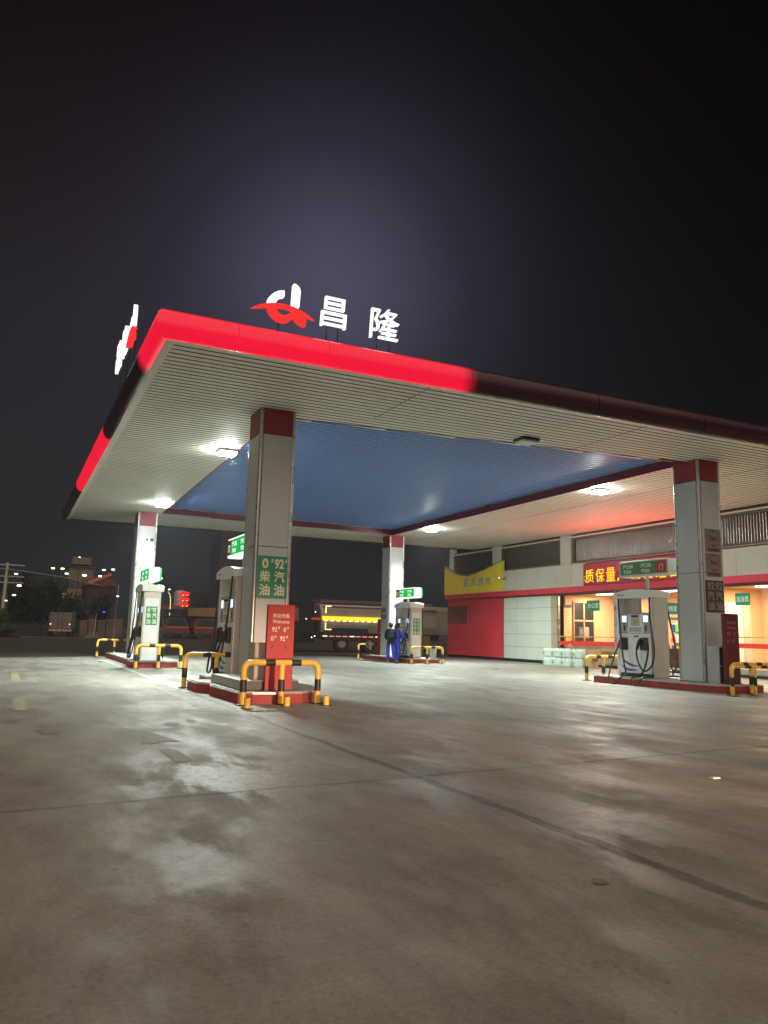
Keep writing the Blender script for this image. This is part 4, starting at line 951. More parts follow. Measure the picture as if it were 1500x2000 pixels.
o = bpy.data.objects.new('led_light', l); COL.objects.link(o); o.parent = led; o.location = (-.14, -LW/2, .5)
o.rotation_euler = Matrix(((0, -.35, -.94), (-1, 0, 0), (0, .94, -.35))).to_euler() if False else (R(90), 0, R(-90))
o.rotation_euler = (R(90+38), 0, R(90))

# yellow sign over the red bay
ys_ = thing('yellow_signboard', 'yellow signboard with a scooped top edge and grey characters over the red wall', 'sign', (BX-.12, 40.25, 3.57))
n = 26; top = []
for k in range(n+1):
    u = k/n; y = -6.05*u; z = .98+ (1.62*(max(0, .42-u)/.42)**1.7*.45 if u < .42 else 1.0*((u-.42)/.58)**1.35*.62)
    top.append((y, z))
mb = MB(); mb.prism([(0, 0)]+top+[(-6.05, 0)], 0, .14, 'x'); mb.build('board', 'ylw_sign', ys_)
tr = MB()
for a, b in zip(top[:-1], top[1:]): tr.add([(-.04, a[0], a[1]+.002), (.18, a[0], a[1]+.002), (.18, b[0], b[1]+.002), (-.04, b[0], b[1]+.002), (-.04, a[0], a[1]+.05), (.18, a[0], a[1]+.05), (.18, b[0], b[1]+.05), (-.04, b[0], b[1]+.05)], [(0, 1, 2, 3), (4, 5, 6, 7), (0, 4, 7, 3), (1, 5, 6, 2)])
tr.build('top_trim', 'trim', ys_)
for s, y in (('百', -2.2), ('川', -3.0), ('超', -3.75), ('市', -4.45)): text(s, '-x', (-.001, y, .38), .46, ys_, 'ggrey', w=.5, bold=.03, depth=.03)
t = thing('wall_camera', 'small camera on the white fascia next to the yellow signboard', 'camera', (BX-.05, 34.0, 4.25)); MB().tube([(0, 0, 0), (-.25, 0, 0)], .02, 8).build('arm', 'dark', t); MB().bbox(-.4, -.2, -.06, .06, -.06, .06, .01).build('housing', 'steel', t); MB().lathe([(.03, -.405), (.03, -.401)], (0, 0, 0), 12, 'x').build('lens', 'lampwarm', t)

# ------------------------------------------------------------ bottle packs by the wall
def bottle_mb(x, y):
    return [(.062, 0), (.07, .012), (.07, .12), (.064, .14), (.07, .16), (.07, .27), (.055, .32), (.028, .35), (.028, .385)], (x, y, 0)
pk = thing('bottle_pack', '', 'bottle pack', (0, 0, 0), 0, 'packs of pale bottles stacked by the wall')
for i in range(4):
    for j in range(2):
        pr, c = bottle_mb(-.08+j*.155, .235-i*.155)
        MB().lathe(pr, c, 14).build('bottle', 'jug', pk, smooth=True)
MB().bbox(-.152, .152, -.31, .31, .003, .34, .03).build('shrink_wrap', glass('film', (.97, .99, .98), .04), pk)
MB().box(-.156, -.153, .17, .28, .08, .22).build('pack_label', 'label_green', pk)
packs = [(0, 29.1, 0, 'bottom pack at the left end of the bottle stack'), (0, 29.1, .40, 'top pack at the left end of the bottle stack'),
         (0, 28.45, 0, 'bottom pack second from the left of the bottle stack'), (0, 28.45, .40, 'top pack second from the left of the bottle stack'),
         (0, 27.80, 0, 'bottom pack third from the left, against the bottle stack gap'), (0, 27.80, .40, 'top pack third from the left with the brown jar on it'),
         (.02, 27.05, 0, 'bottom pack of the separate right hand bottle stack'), (.02, 27.05, .40, 'top pack of the separate right hand bottle stack')]
for i, (dx, y, z, lab) in enumerate(packs):
    if i == 0: pk.location = (22.3+dx, y, z); pk['label'] = lab
    else:
        c = copy_tree(pk, (22.3+dx, y, z), 0, lab)
t = thing('brown_jar', 'brown jar standing on top of the bottle stack', 'jar', (22.3, 27.62, .79)); MB().lathe([(.06, 0), (.09, .02), (.09, .1), (.05, .15), (.04, .18)], seg=14).build('body', 'card', t, smooth=True); MB().lathe([(.045, .181), (.045, .2)], seg=14).build('lid', 'beige', t)
for k, (y, z) in enumerate(((26.5, 0), (26.35, .38))):
    t = thing('cardboard_box', ('lower', 'upper')[k]+' cardboard box right of the bottle stacks', 'box', (22.5, y, z)); MB().bbox(-.18, .18, -.24, .24, 0, .37, .006).build('carton', 'card', t); MB().box(-.03, .03, -.242, .242, .3702, .372).build('tape', 'beige', t)
tag(MB().bbox(5.88, 5.97, 5.30, 5.35, .002, .012, .003).build('litter', 'whitetext'), 'scrap of white litter on the concrete at right', 'litter')
tag(MB().bbox(3.03, 3.17, 30.05, 30.2, .002, .03, .01).build('litter', 'whitetext'), 'crumpled white litter on the ground at far left by the white line', 'litter')

# ------------------------------------------------------------ people
def skin_body(name, V, E, mt, parent, root=0, sub=1, loc=None):
    me = bpy.data.meshes.new(name); me.from_pydata([v[:3] for v in V], E, [])
    o = bpy.data.objects.new(name, me); COL.objects.link(o)
    o.modifiers.new('s', 'SKIN'); 
    sv = me.skin_vertices[0].data
    for i, v in enumerate(V):
        r_ = v[3]; sv[i].radius = (r_, r_*(v[4] if len(v) > 4 else 1)); sv[i].use_root = (i == root)
    s = o.modifiers.new('u', 'SUBSURF'); s.levels = sub; s.render_levels = sub
    dg = bpy.context.evaluated_depsgraph_get(); m2 = bpy.data.meshes.new_from_object(o.evaluated_get(dg))
    bpy.data.objects.remove(o)
    m2.materials.clear(); m2.materials.append(M[mt])
    for p in m2.polygons: p.use_smooth = True
    m2.name = name; o = bpy.data.objects.new(name, m2); COL.objects.link(o); o.parent = parent
    return o
def lp(a, b, t): return tuple(a[i]+(b[i]-a[i])*t for i in range(3))
def person(label, loc, rz, J, top_mt, trouser_mt, shoe_mt='shoe', glove=None, collar=None, bun=False):
    """J: joints in metres, person faces -Y; x is their left"""
    t = thing('person', label, 'person', loc, rz)
    V = []; E = []
    def v(p, r, f=1): V.append((*p, r, f)); return len(V)-1
    pel = v(J['pelvis'], .12, .8); sp = v(J['waist'], .105, .8); ch = v(J['chest'], .125, .75); nk = v(J['neck'], .048); hd0 = v(lp(J['neck'], J['head'], .55), .058); hd = v(J['head'], .098, 1.1); ht = v(J['crown'], .082)
    E += [(pel, sp), (sp, ch), (ch, nk), (nk, hd0), (hd0, hd), (hd, ht)]
    nose = v(J['nose'], .014); E.append((hd, nose))
    hands = {}
    for s in 'LR':
        sh = v(J['sh'+s], .055); el = v(J['el'+s], .040); wr = v(J['wr'+s], .026); E += [(ch, sh), (sh, el), (el, wr)]
        w = Vector(J['wr'+s]); d = (w-Vector(J['el'+s])).normalized(); side = d.cross(Vector((0, 1, 0)) if abs(d.y) < .8 else Vector((0, 0, 1))).normalized()
        pm = v(w+d*.06, .030, .6); E.append((wr, pm)); up_ = side.cross(d)
        for k, (ln, off) in enumerate(((.065, .026), (.075, .009), (.07, -.009), (.055, -.025))):
            a = v(w+d*.095+side*off, .0095); b = v(w+d*(.095+ln*.55)+side*off+up_*.012, .0088); c = v(w+d*(.095+ln*.9)+side*off+up_*.035, .008); E += [(pm, a), (a, b), (b, c)]
        a = v(w+d*.05+side*.045, .011); b = v(w+d*.085+side*.062+up_*.01, .0095); E += [(pm, a), (a, b)]
        hp = v(J['hp'+s], .095); kn = v(J['kn'+s], .058); an = v(J['an'+s], .038); fo = v(J['fo'+s], .036); E += [(pel, hp), (hp, kn), (kn, an), (an, fo)]
    body = skin_body('body', V, E, 'skin', t)
    # clothing as slightly larger sleeves of the same skeleton
    V = []; E = []
    a = v(J['waist'], .150, .9); a0 = v(lp(J['waist'], J['pelvis'], .8), .158, .95); a00 = v(lp(J['waist'], J['pelvis'], 1.35), .158, .95); E.append((a00, a0)); b = v(J['chest'], .15, .8); c = v(lp(J['chest'], J['neck'], .7), .075); E += [(a0, a), (a, b), (b, c)]
    for s in 'LR':
        sh = v(J['sh'+s], .076); el = v(J['el'+s], .06); E += [(b, sh), (sh, el)]
        wr = v(lp(J['el'+s], J['wr'+s], .85 if not (glove and s == 'R') else .55), .046); E.append((el, wr))
    skin_body('jacket', V, E, top_mt, t, 1)
    V = []; E = []
    a = v(J['pelvis'], .142, .88); a1 = v(lp(J['pelvis'], J['waist'], .7), .135, .88); a2 = v(lp(J['pelvis'], J['waist'], 1.3), .12, .88); E += [(a, a1), (a1, a2)]
    for s in 'LR':
        hp = v(J['hp'+s], .112); kn = v(J['kn'+s], .085); an = v(lp(J['kn'+s], J['an'+s], 1.02), .07); E += [(a, hp), (hp, kn), (kn, an)]
    skin_body('trousers', V, E, trouser_mt, t, 0)
    for s in 'LR':
        f = Vector(J['fo'+s]); an = Vector(J['an'+s]); V = [(*(an*1.0), .05), (*(lp(an, f, .5)), .052), (*f, .042)]; V = [(x, y, max(z-.02, .045), r) for x, y, z, r in V]
        skin_body('shoe', V, [(0, 1), (1, 2)], shoe_mt, t, 0)
    h = Vector(J['head']); nz = Vector(J['nose']); fwd = (nz-h); fwd.z = 0; fwd.normalize(); c0 = h+Vector((0, 0, .035))-fwd*.012
    hb_ = MB(); NS, NR = 18, 12; vs = []
    for i in range(NR+1):
        th = math.pi*i/NR
        for j in range(NS):
            ph = 2*math.pi*j/NS; d = Vector((math.sin(th)*math.cos(ph), math.sin(th)*math.sin(ph), math.cos(th)))
            k = 1+.03*math.sin(7*ph+3*th); vs.append((c0.x+d.x*.098*k, c0.y+d.y*.112*k, c0.z+d.z*.125*k, d))
    fs = []
    for i in range(NR):
        for j in range(NS):
            q = (i*NS+j, i*NS+(j+1) % NS, (i+1)*NS+(j+1) % NS, (i+1)*NS+j); d = sum((vs[x][3] for x in q), Vector())*.25
            if d.z > .55 or (d.dot(fwd) < .25 and d.z > -.72): fs.append(q)
    hb_.add([v_[:3] for v_ in vs], fs)
    if bun:
        bk_ = h-fwd*.15; hb_.tube(spline([h-fwd*.1+Vector((0, 0, .07)), bk_+Vector((0, 0, .03)), bk_-fwd*.02+Vector((0, 0, -.07)), bk_+Vector((0, 0, -.15))], 4), [.03]*4+[.038]*4+[.03]*4+[.012], 8)
    hb_.build('hair', 'hair', t, smooth=True)
    if collar: skin_body('collar', [(*(lp(J['chest'], J['neck'], .8)), .085, .9), (*(lp(J['chest'], J['neck'], 1.05)), .075, .9)], [(0, 1)], collar, t)
    if glove:
        w = Vector(J['wrR']); d = (w-Vector(J['elR'])).normalized()
        V = [(*(w-d*.05), .036), (*(w+d*.05), .042), (*(w+d*.12), .036), (*(w+d*.16), .026)]; skin_body('glove', V, [(0, 1), (1, 2), (2, 3)], glove, t)
    return t, body
JA = dict(pelvis=(0, .02, .93), waist=(0, .03, 1.08), chest=(0, .03, 1.30), neck=(0, .0, 1.47), head=(0, -.03, 1.57), crown=(0, -.01, 1.64), nose=(.02, -.125, 1.555),
          shL=(.18, .03, 1.38), elL=(.23, -.02, 1.12), wrL=(.18, -.20, .98), shR=(-.18, .03, 1.38), elR=(-.24, .05, 1.12), wrR=(-.24, -.05, .88),
          hpL=(.09, .02, .90), knL=(.10, -.03, .50), anL=(.10, .02, .09), foL=(.13, -.12, .04), hpR=(-.09, .02, .9), knR=(-.13, .02, .50), anR=(-.24, .08, .09), foR=(-.27, -.05, .04))
person('person seen from behind in black jacket and blue trousers', (15.18, 31.0, 0), R(150), JA, 'blackcloth', 'bluecloth')
JB = dict(JA); JB.update(elR=(-.27, -.20, 1.12), wrR=(-.24, -.42, .92), elL=(.2, -.12, 1.14), wrL=(.02, -.27, 1.1), anR=(-.12, .05, .09), foR=(-.14, -.09, .04), knR=(-.1, -.0, .5), head=(0, -.05, 1.56), nose=(-.01, -.15, 1.53))
pb, body = person('person in blue overalls with pink collar reaching out a yellow gloved hand', (15.50, 30.95, 0), R(80), JB, 'bluecloth', 'bluecloth', glove='glove', collar='pink', bun=True)
sb = skin_body('shoulder_stripe', [(.16, .0, 1.445, .03), (.02, .10, 1.40, .04), (-.14, .12, 1.34, .03)], [(0, 1), (1, 2)], 'whitetext', pb)

# ------------------------------------------------------------ tank lorry behind the forecourt
tk = thing('tank_lorry', 'tank lorry with a glowing yellow side strip parked in the dark behind', 'lorry', (17.05, 48, 0), R(0))
tank = MB()
pr = [(-1.2, 1.25), (-1.28, 1.7), (-1.2, 2.5), (-.85, 3.0), (-.5, 3.1), (.5, 3.1), (.85, 3.0), (1.2, 2.5), (1.28, 1.7), (1.2, 1.25)]
tank.prism(pr, .9, 9.3, 'x'); tank.build('tank', 'tank', tk)
MB().bbox(.95, 9.2, -.75, .75, 3.1, 3.32, .04).build('walkway', 'pile', tk)
MB().bbox(1.0, 9.3, -1.29, -1.2, 2.78, 2.9, .02).build('upper_rib', 'pile', tk)
cab = MB(); cab.prism([(-2.2, .55), (-2.25, 1.7), (-2.0, 2.95), (-1.6, 3.12), (.4, 3.12), (.5, .55)], -1.2, 1.2, 'y'); cbo = cab.build('cab', 'asphalt_dark', tk)
MB().box(-1.75, -.6, -1.215, -1.203, 1.9, 2.7).build('side_window', 'darkglass', cbo)
MB().bbox(.6, 9.6, -1.1, 1.1, .85, 1.2, .03).build('chassis', 'asphalt_dark', tk)
MB().bbox(1.1, 4.2, -1.25, -.9, .72, 1.55, .03).build('side_box', mat('blue_black_box', (.03, .035, .06), .5, 0, .2, 3), tk)
for x in (-1.2, 2.4, 4.3, 6.9, 8.2):
    w = MB().lathe([(.5, -.14), (.52, -.08), (.52, .14), (.3, .15)], (x, -1.05, .52), 22, 'y').build('wheel', 'tyre', tk, smooth=True); MB().lathe([(.1, -.145), (.26, -.15), (.26, -.11)], (x, -1.05, .52), 16, 'y').build('rim', 'tank', w, smooth=True)
MB().bbox(.95, 7.9, -1.36, -1.30, 2.02, 2.25, .02).build('marker_strip', 'amber', tk)
ml = MB()
for k in range(16): ml.bbox(1.05+k*.43, 1.33+k*.43, -1.38, -1.30, 1.94, 2.01, .015)
ml.build('marker_lamps', 'amberpale', tk)
rl_ = MB(); x = 1.0
while x < 7.2: rl_.bbox(x, x+.34, -1.33, -1.30, .96, 1.02, .01); x += .46
rl_.build('lower_marker_lamps', ['redmarker'], tk)
for x in (1.0, 2.9, 4.7, 7.0): MB().bbox(x, x+.3, -1.345, -1.335, .97, 1.03, .01).build('white_marker_lamp', 'amberpale', tk)
for (a, b, c, d) in ((1.15, 1.22, 2.45, 2.85), (1.15, 1.55, 2.85, 2.92), (1.15, 1.22, 1.45, 1.85), (1.15, 1.6, 1.38, 1.45)): MB().box(a, b, -1.315, -1.30, c, d).build('corner_tape', 'amberpale', tk)
MB().bbox(.25, .85, -1.25, -1.21, 2.0, 2.14, .02).build('side_lamp', glow('dull_orange', (.5, .06, .02), .8), tk)
for (x, z) in ((.5, 2.5), (-.1, 2.05), (.5, .98), (.3, .9)): MB().lathe([(.02, -1.225), (.035, -1.235), (.02, -1.245)], (x, 0, z), 10, 'y').build('marker_dot', 'lampdot', tk)
t = thing('parked_lorry', 'dim brown lorry behind the guard rail left of the red wall', 'lorry', (23.6, 48, 0))
MB().bbox(0, 7, -1.2, 1.2, 1.2, 3.1, .05).build('cargo_body', 'tank', t); MB().bbox(.05, 6.9, -1.23, -1.205, 2.75, 2.95, .01).build('side_rail', 'beige', t); MB().bbox(.2, 2.3, -1.2, -.6, .55, 1.15, .03).build('tool_locker', mat('ochre_locker', (.3, .2, .06), .6, 0, .2, 3), t)
for x in (1.2, 5.2, 6.2): MB().lathe([(.48, -.14), (.5, .14)], (x, -1.0, .5), 20, 'y').build('wheel', 'tyre', t, smooth=True)

# ------------------------------------------------------------ town across the road at left
def street_lamp(x, y, z, label, mt='lampdot', s=.17, pole=True):
    t = thing('street_lamp', label, 'street lamp', (x, y, 0), 0, 'lamps of the town beyond the road')
    if pole: MB().tube([(0, .3, 0), (0, .3, z-.1)], .028, 6).build('pole', 'asphalt_dark', t); MB().tube([(0, .3, z-.1), (0, 0, z+.06)], .035, 6).build('arm', 'asphalt_dark', t)
    MB().bbox(-s*1.3, s*1.3, -s*.6, s*.6, z-s*.55, z+s*.55, s*.3).build('lantern', mt, t)
lamps = [(.3, 6.5, 'upper lamp right of the utility pole'), (.7, 5.3, 'middle lamp right of the utility pole'), (.3, 4.3, 'lower lamp on the arm right of the utility pole'), (-.4, 3.7, 'dim lowest lamp beside the utility pole'),
         (5.2, 6.8, 'white lamp at the foot of the tiered tower'), (7.0, 6.7, 'large lamp right of the tiered tower'), (8.6, 6.7, 'lamp above the reddish house'), (8.95, 7.4, 'higher lamp right of the reddish house'), (9.9, 7.5, 'rightmost high lamp beside the far left column'), (15.1, 6.8, 'upper lamp just right of the far left column'), (14.8, 5.6, 'lower lamp just right of the far left column'), (16.1, 5.6, 'small lamp at the top of the light string')]
for x, z, lab in lamps: street_lamp(x, 90, z, lab, s=.16 if lab.startswith(('large', 'middle')) else (.09 if 'dim' in lab or 'small' in lab else .13))
street_lamp(3.8, 90, 7.3, 'left one of the two warm yellow lamps', 'lampwarm', .13); street_lamp(4.75, 90, 7.3, 'right one of the two warm yellow lamps', 'lampwarm', .13)
street_lamp(6.5, 92, 8.8, 'tiny lamp on top of the tiered tower', 'lampdot', .07); street_lamp(9.3, 90, 2.85, 'small blue lamp above the covered goods', 'lampblue', .09); street_lamp(10.6, 90, 4.6, 'faint bluish lamp left of the far left column', 'lampdot', .09)
t = thing('utility_pole', 'pale concrete utility pole with cross arms at the left edge', 'utility pole', (-.72, 98, 0))
MB().tube([(0, 0, 0), (.1, 0, 8.2)], [.24, .15], 12).build('shaft', 'concrete_pole', t, smooth=True)
for z in (7.9, 6.6, 5.9): MB().bbox(-1.2, 1.9, -.05, .05, z, z+.12, .01).build('cross_arm', 'concrete_pole', t)
t = tag(MB().tube([(-12, 97.8, 7.6), (-.7, 97.8, 7.5), (5, 97.8, 6.9), (10, 97.8, 6.0)], .03, 5).build('overhead_wire', 'concrete_pole'), 'thin overhead wire running from the utility pole', 'wire')
# tiered tower
t = thing('tiered_tower', 'pale tiered tower building lit from below at far left', 'building', (10.2, 140, 0))
for (w, z0, z1, mt) in ((2.6, 0, 5.0, 'towerdark'), (2.3, 5, 7.4, 'tower'), (2.0, 7.45, 8.8, 'towerdark'), (2.3, 8.85, 10.9, 'tower'), (1.7, 11.4, 12.6, 'tower')):
    MB().bbox(-w*.85, w*.85, -2, 2, z0, z1, .05).build('storey', mt, t)
MB().bbox(-2.3, 2.3, -2.4, 2.4, 10.9, 11.1, .03).build('roof_slab', 'towerdark', t)
for k in range(5): MB().tube([(-1.6+k*.8, -2.1, 7.45), (-1.6+k*.8, -2.1, 8.8)], .1, 8).build('balcony_column', 'tower', t)
for x in (-2.6, -1.3, .9): MB().box(x, x+.5, -2.06, -2.0, 5.2, 6.6).build('lit_window', glow('dim_window', (.75, .5, .2), .35), t)
# reddish house
t = thing('reddish_house', 'dark reddish house behind the covered goods', 'building', (12.2, 128, 0))
MB().bbox(-2.2, 2.0, -3, 3, 0, 7.4, .05).build('walls', mat('red_render', (.09, .03, .035), .8, 0, .2, .5), t); MB().prism([(-2.6, 7.4), (2.4, 7.4), (1.6, 8.4), (-1.8, 8.4)], -3.4, 3.4, 'y').build('roof', 'maroon', t)
for x in (-1.5, .3): MB().box(x, x+.9, -3.05, -3.0, 4.2, 5.8).build('window', 'dark', t)
MB().prism([(-2.0, 8.0), (1.2, 9.4), (1.4, 9.0), (-1.6, 7.6)], -3.6, -3.45, 'y').build('awning', mat('orange_awning', (.5, .12, .05), .7, 0, .2, 1, emit=(.5, .12, .04), estr=.08), t)
# white lorry from behind
t = thing('parked_lorry', 'pale lorry seen from behind at the far left roadside', 'lorry', (5.7, 99, 0))
MB().bbox(-1.35, 1.05, 0, 5, .85, 2.8, .08).build('cargo_body', 'truckbed', t); MB().bbox(-1.4, 1.1, -.06, -.005, .6, .84, .02).build('bumper', 'beige', t)
MB().bbox(1.06, 1.45, .2, 4, .9, 2.9, .08).build('side_board', 'palepave', t)
for x in (-1.0, .8): MB().lathe([(.45, -.12), (.47, .12)], (x, .8, .47), 16, 'x').build('wheel', 'tyre', t, smooth=True)
MB().bbox(.72, .86, -.08, -.06, 1.05, 1.18, .01).build('tail_lamp', glow('tail_red', (1, .03, .02), .8), t); MB().bbox(.78, .84, -.08, -.06, 1.4, 1.5, .01).build('tail_lamp', 'lampdot', t); MB().bbox(-1.3, -1.22, -.08, -.06, 1.4, 1.5, .01).build('tail_lamp', 'lampdot', t)
def car(x, y, label):
    t = thing('parked_car', label, 'car', (x, y, 0))
    MB().prism([(-2.1, .3), (-2.15, .75), (-1.4, .9), (1.5, .92), (2.1, .75), (2.1, .3)], -.85, .85, 'y').build('body', 'asphalt_dark', t); MB().prism([(-1.5, .9), (-.8, 1.42), (.7, 1.45), (1.4, .92)], -.75, .75, 'y').build('cabin', 'asphalt_dark', t)
    for sx in (-1.3, 1.3): MB().lathe([(.3, -.1), (.32, .1)], (sx, -.8, .32), 14, 'y').build('wheel', 'tyre', t)
car(2.6, 100, 'dark parked car left of the pale lorry'); car(-.9, 101, 'second dark parked car half hidden by the bush')
# covered goods and conical heap
t = thing('covered_goods', 'long pinkish covered stack of goods beside the pale lorry', 'goods stack', (9.9, 100, 0))
random.seed(3)
for k in range(5): MB().bbox(-2.3+k*1.0, -1.36+k*1.0, -.8, .8, 0, 2.0+random.uniform(-.2, .45), .12).build('wrapped_bale', 'pile', t)
t = thing('sand_heap', 'small conical heap round a pole foot', 'heap', (8.9, 95, 0)); MB().lathe([(1.15, 0), (.8, .28), (.35, .62), (.08, .85)], seg=16).build('mound', 'palepave', t); 
t = thing('thin_pole', 'thin pale pole standing in the conical heap', 'pole', (8.85, 94.2, 0)); MB().tube([(0, 0, 0), (.1, 0, 2.7)], .05, 8).build('shaft', 'concrete_pole', t); MB().lathe([(.2, 0), (.2, .05)], seg=12).build('foot', 'concrete_pole', t)
t = thing('thin_pole', 'tall thin pale pole left of the far left column', 'pole', (11.3, 97, 0)); MB().tube([(0, 0, 0), (.15, 0, 6.2)], .05, 8).build('shaft', 'concrete_pole', t); MB().lathe([(.2, 0), (.2, .05)], seg=12).build('foot', 'concrete_pole', t)
# red lorry cabs, sheds
def cabtruck(x, y, label, mt, s=1):
    t = thing('parked_lorry', label, 'lorry', (x, y, 0))
    MB().prism([(-1.4, .6), (-1.5, 1.5), (-1.15, 2.5), (.9, 2.6), (1.6, 1.55), (1.7, .6)], -1.1, 1.1, 'y').build('cab', mt, t)
    MB().prism([(-1.0, 1.6), (-.85, 2.35), (.75, 2.4), (1.3, 1.6)], -1.13, -1.105, 'y').build('side_window', 'dark', t)
    MB().box(-1.3, 1.6, -1.14, -1.105, 1.38, 1.46).build('side_sheen', glow('cab_sheen', (.75, .12, .05), .5), t)  # glowing strip painted as a sheen along the cab side
    MB().bbox(-1.5, 3.2, -1.0, 1.0, .4, .6, .03).build('chassis', 'asphalt_dark', t)
    for sx in (-.8, 1.1): MB().lathe([(.42, -.12), (.44, .12)], (sx, -1.0, .44), 16, 'y').build('wheel', 'tyre', t)
cabtruck(18.6, 99, 'red lorry cab under the shed roof, nearest the far left column', 'redcab'); cabtruck(22.3, 99, 'second red lorry cab, just left of the first pump', 'redcab')
t = thing('open_shed', 'long low shed with brown roof boards behind the red lorry cabs', 'shed', (20.2, 104, 0))
MB().bbox(-3.6, .2, -2, 2, 3.7, 4.15, .03).build('roof_board', mat('shed_board', (.24, .09, .06), .7, 0, .2, 1), t); MB().prism([(.6, 2.9), (.6, 3.9), (4.2, 4.05), (5.4, 3.5), (4.2, 2.9)], -2, 2, 'y').build('canvas_roof', mat('shed_canvas', (.26, .18, .08), .8, 0, .2, 1), t)
for x in (-3.5, .3, 4.6): MB().box(x, x+.15, -1.9, -1.75, 0, 3.69 if x < .5 else 2.89).build('post', 'asphalt_dark', t)
MB().bbox(-3.5, 4.9, 1.7, 1.9, 0, 2.85, .02).build('back_wall', 'towerdark', t)
t = thing('storage_tank', 'grey upright storage tank beside the red lanterns', 'tank', (19.9, 103, 3.9)); MB().lathe([(.75, 0.25), (.8, .3), (.8, 2.0), (.6, 2.2), (.1, 2.3)], seg=20).build('shell', 'ggrey', t, smooth=True); MB().lathe([(.5, .2), (.5, .26)], seg=12).build('foot_ring', 'dark', t)
t = thing('lantern_string', 'string of round red glowing lanterns by the grey storage tank', 'lanterns', (19.75, 99.5, 3.9))
for k in range(3):
    for s in (-.26, .26):
        q = MB().lathe([(.08, -.26), (.3, -.16), (.36, 0), (.3, .16), (.08, .26)], (s, 0, .35+k*.68), 14).build('lantern', 'lantern', t, smooth=True)
        MB().bbox(s-.05, s+.05, -.38, -.3, .12+k*.68, .2+k*.68, .02).build('candle_lamp', 'bulb', q)
MB().tube([(0, 0, 0), (0, 0, 2.3)], .02, 5).build('cord', 'dark', t)
t = thing('bulb_string', 'hanging string of small yellow bulbs left of the red lanterns', 'light string', (17.95, 99, 0)); 
sg = MB()
for k in range(15):
    z = 5.7-k*.17-(.4 if k > 12 else 0); sg.lathe([(.01, -.05), (.055, 0), (.01, .05)], (-.35*math.exp(-k*.5), 0, z), 8)
sg.build('bulbs', 'bulb', t); MB().tube([(-.35, 0, 5.75), (0, 0, 4.8), (0, 0, 2.8)], .012, 5).build('wire', 'dark', t)
# dark distant buildings behind everything
for (x, y, w, h, lab) in ((42.5, 160, 10, 21, 'dark tower block behind the dispenser half hidden by the number board column'), (41, 175, 12, 9, 'low dark block in the distance behind the tank lorry')):
    t = thing('distant_building', lab, 'building', (x, y, 0)); MB().bbox(-w/2, w/2, -4, 4, 0, h, .1).build('walls', mat('night_wall', (.05, .045, .05), .9, 0, .2, .3), t)
    for j in range(3): MB().box(-w/2+1+j*2.4, -w/2+2+j*2.4, -4.05, -4.0, h-3, h-1.6).build('window', 'dark', t)

# trees
def leaf_crown(seed, cx, cy, cz, rx, ry, rz, n, size):
    rnd = random.Random(seed); mb = MB(); lobes = [(cx+rnd.uniform(-.6, .6)*rx, cy+rnd.uniform(-.6, .6)*ry, cz+rnd.uniform(-.6, .6)*rz, rnd.uniform(.35, .6)) for _ in range(9)]
    for _ in range(n):
        lx, ly, lz, lr = rnd.choice(lobes); u = rnd.random()**.4; th = rnd.uniform(0, 6.283); ph = math.acos(rnd.uniform(-1, 1))
        p = Vector((lx+u*lr*rx*math.sin(ph)*math.cos(th), ly+u*lr*ry*math.sin(ph)*math.sin(th), lz+u*lr*rz*math.cos(ph)))
        a = Vector((rnd.uniform(-1, 1), rnd.uniform(-1, 1), rnd.uniform(-1, 1))).normalized(); b = a.orthogonal().normalized(); s = size*rnd.uniform(.6, 1.3)
        mb.add([p-a*s, p+b*s*.5, p+a*s, p-b*s*.5], [(0, 1, 2, 3)])
    return mb
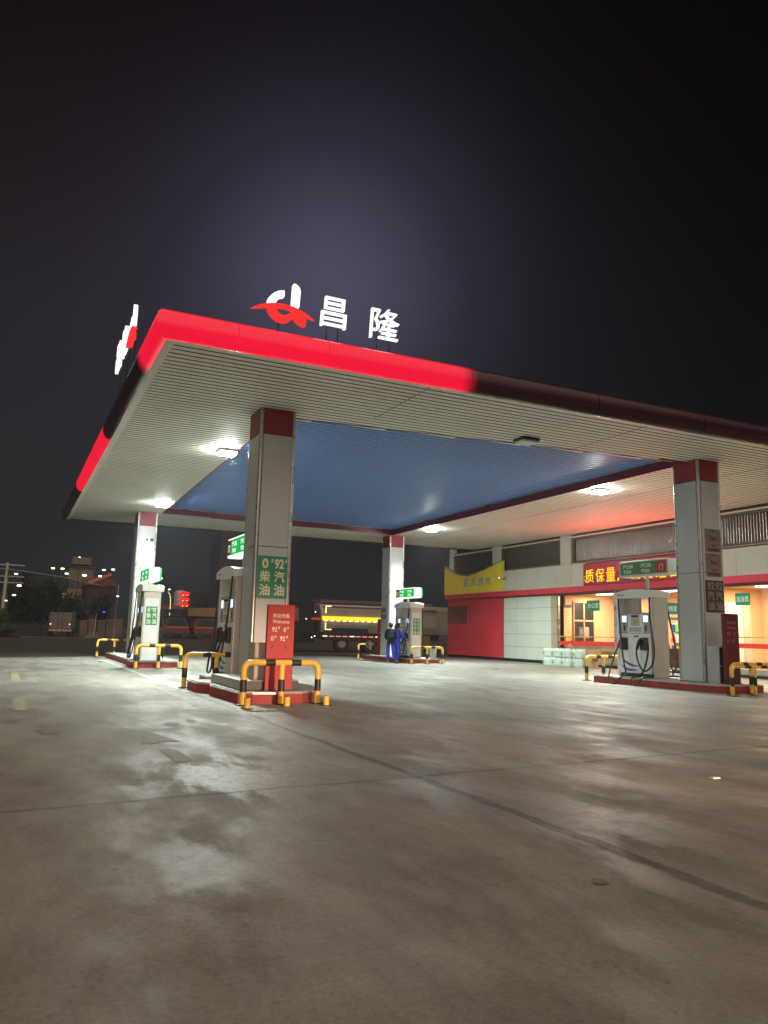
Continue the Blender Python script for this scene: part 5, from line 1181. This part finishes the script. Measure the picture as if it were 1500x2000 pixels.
def tree(x, y, h, rx, label, seed, n=2600, size=.22):
    t = thing('tree', label, 'tree', (x, y, 0))
    tr = MB(); tr.tube([(0, 0, 0), (.1, 0, h*.3), (0, 0, h*.6)], [.22, .16, .08], 8)
    rnd = random.Random(seed)
    for k in range(5):
        a = rnd.uniform(0, 6.28); tr.tube([(0.05, 0, h*(.28+.06*k)), (math.cos(a)*rx*.5, math.sin(a)*rx*.5, h*(.5+.07*k))], [.08, .03], 6)
    tr.build('trunk', 'trunk', t); leaf_crown(seed, 0, 0, h*.6, rx, rx, h*.45, n, size).build('crown', 'leaf', t)
tree(1.6, 106, 7.6, 2.6, 'dark leafy tree behind the parked cars at far left', 11)
tree(5.0, 112, 8.2, 2.6, 'dark tree in front of the tiered tower', 12)
tree(7.6, 108, 5.6, 2.0, 'low dark tree above the pale lorry', 13, 1800)
tree(10.5, 112, 6.0, 2.0, 'dark tree behind the covered goods', 15, 1800)
tree(-3.3, 108, 6.5, 2.6, 'dark tree beside the utility pole at the left edge', 14)
def bush(x, y, r, h, label, seed):
    t = thing('bush', label, 'bush', (x, y, 0)); leaf_crown(seed, 0, 0, h*.5, r, r, h*.6, 1500, .13).build('foliage', mat('bush_leaf', (.05, .09, .03), .7, 0, .3, 1), t)
    st = MB(); st.tube([(0, 0, 0), (0, 0, h*.6)], [.05, .02], 6); st.build('stem', 'trunk', t)
bush(-.6, 88, 1.3, 2.6, 'green bush at the left edge by the road', 21); bush(.1, 86.5, .9, 1.2, 'low bush in front of the taller green bush', 22)

# ------------------------------------------------------------ damp night air
hz = bpy.data.materials.new('night_haze'); hz.use_nodes = True; t_ = hz.node_tree; t_.nodes.clear()
ho_ = t_.nodes.new('ShaderNodeOutputMaterial'); pv = t_.nodes.new('ShaderNodeVolumePrincipled'); pv.inputs['Density'].default_value = .0007; pv.inputs['Color'].default_value = (.85, .88, 1, 1); pv.inputs['Anisotropy'].default_value = .55
t_.links.new(pv.outputs[0], ho_.inputs['Volume'])
M['haze'] = hz
hb = MB().box(-120, 160, -60, 260, -1.0, 22).build('haze', 'haze'); hb['kind'] = 'stuff'
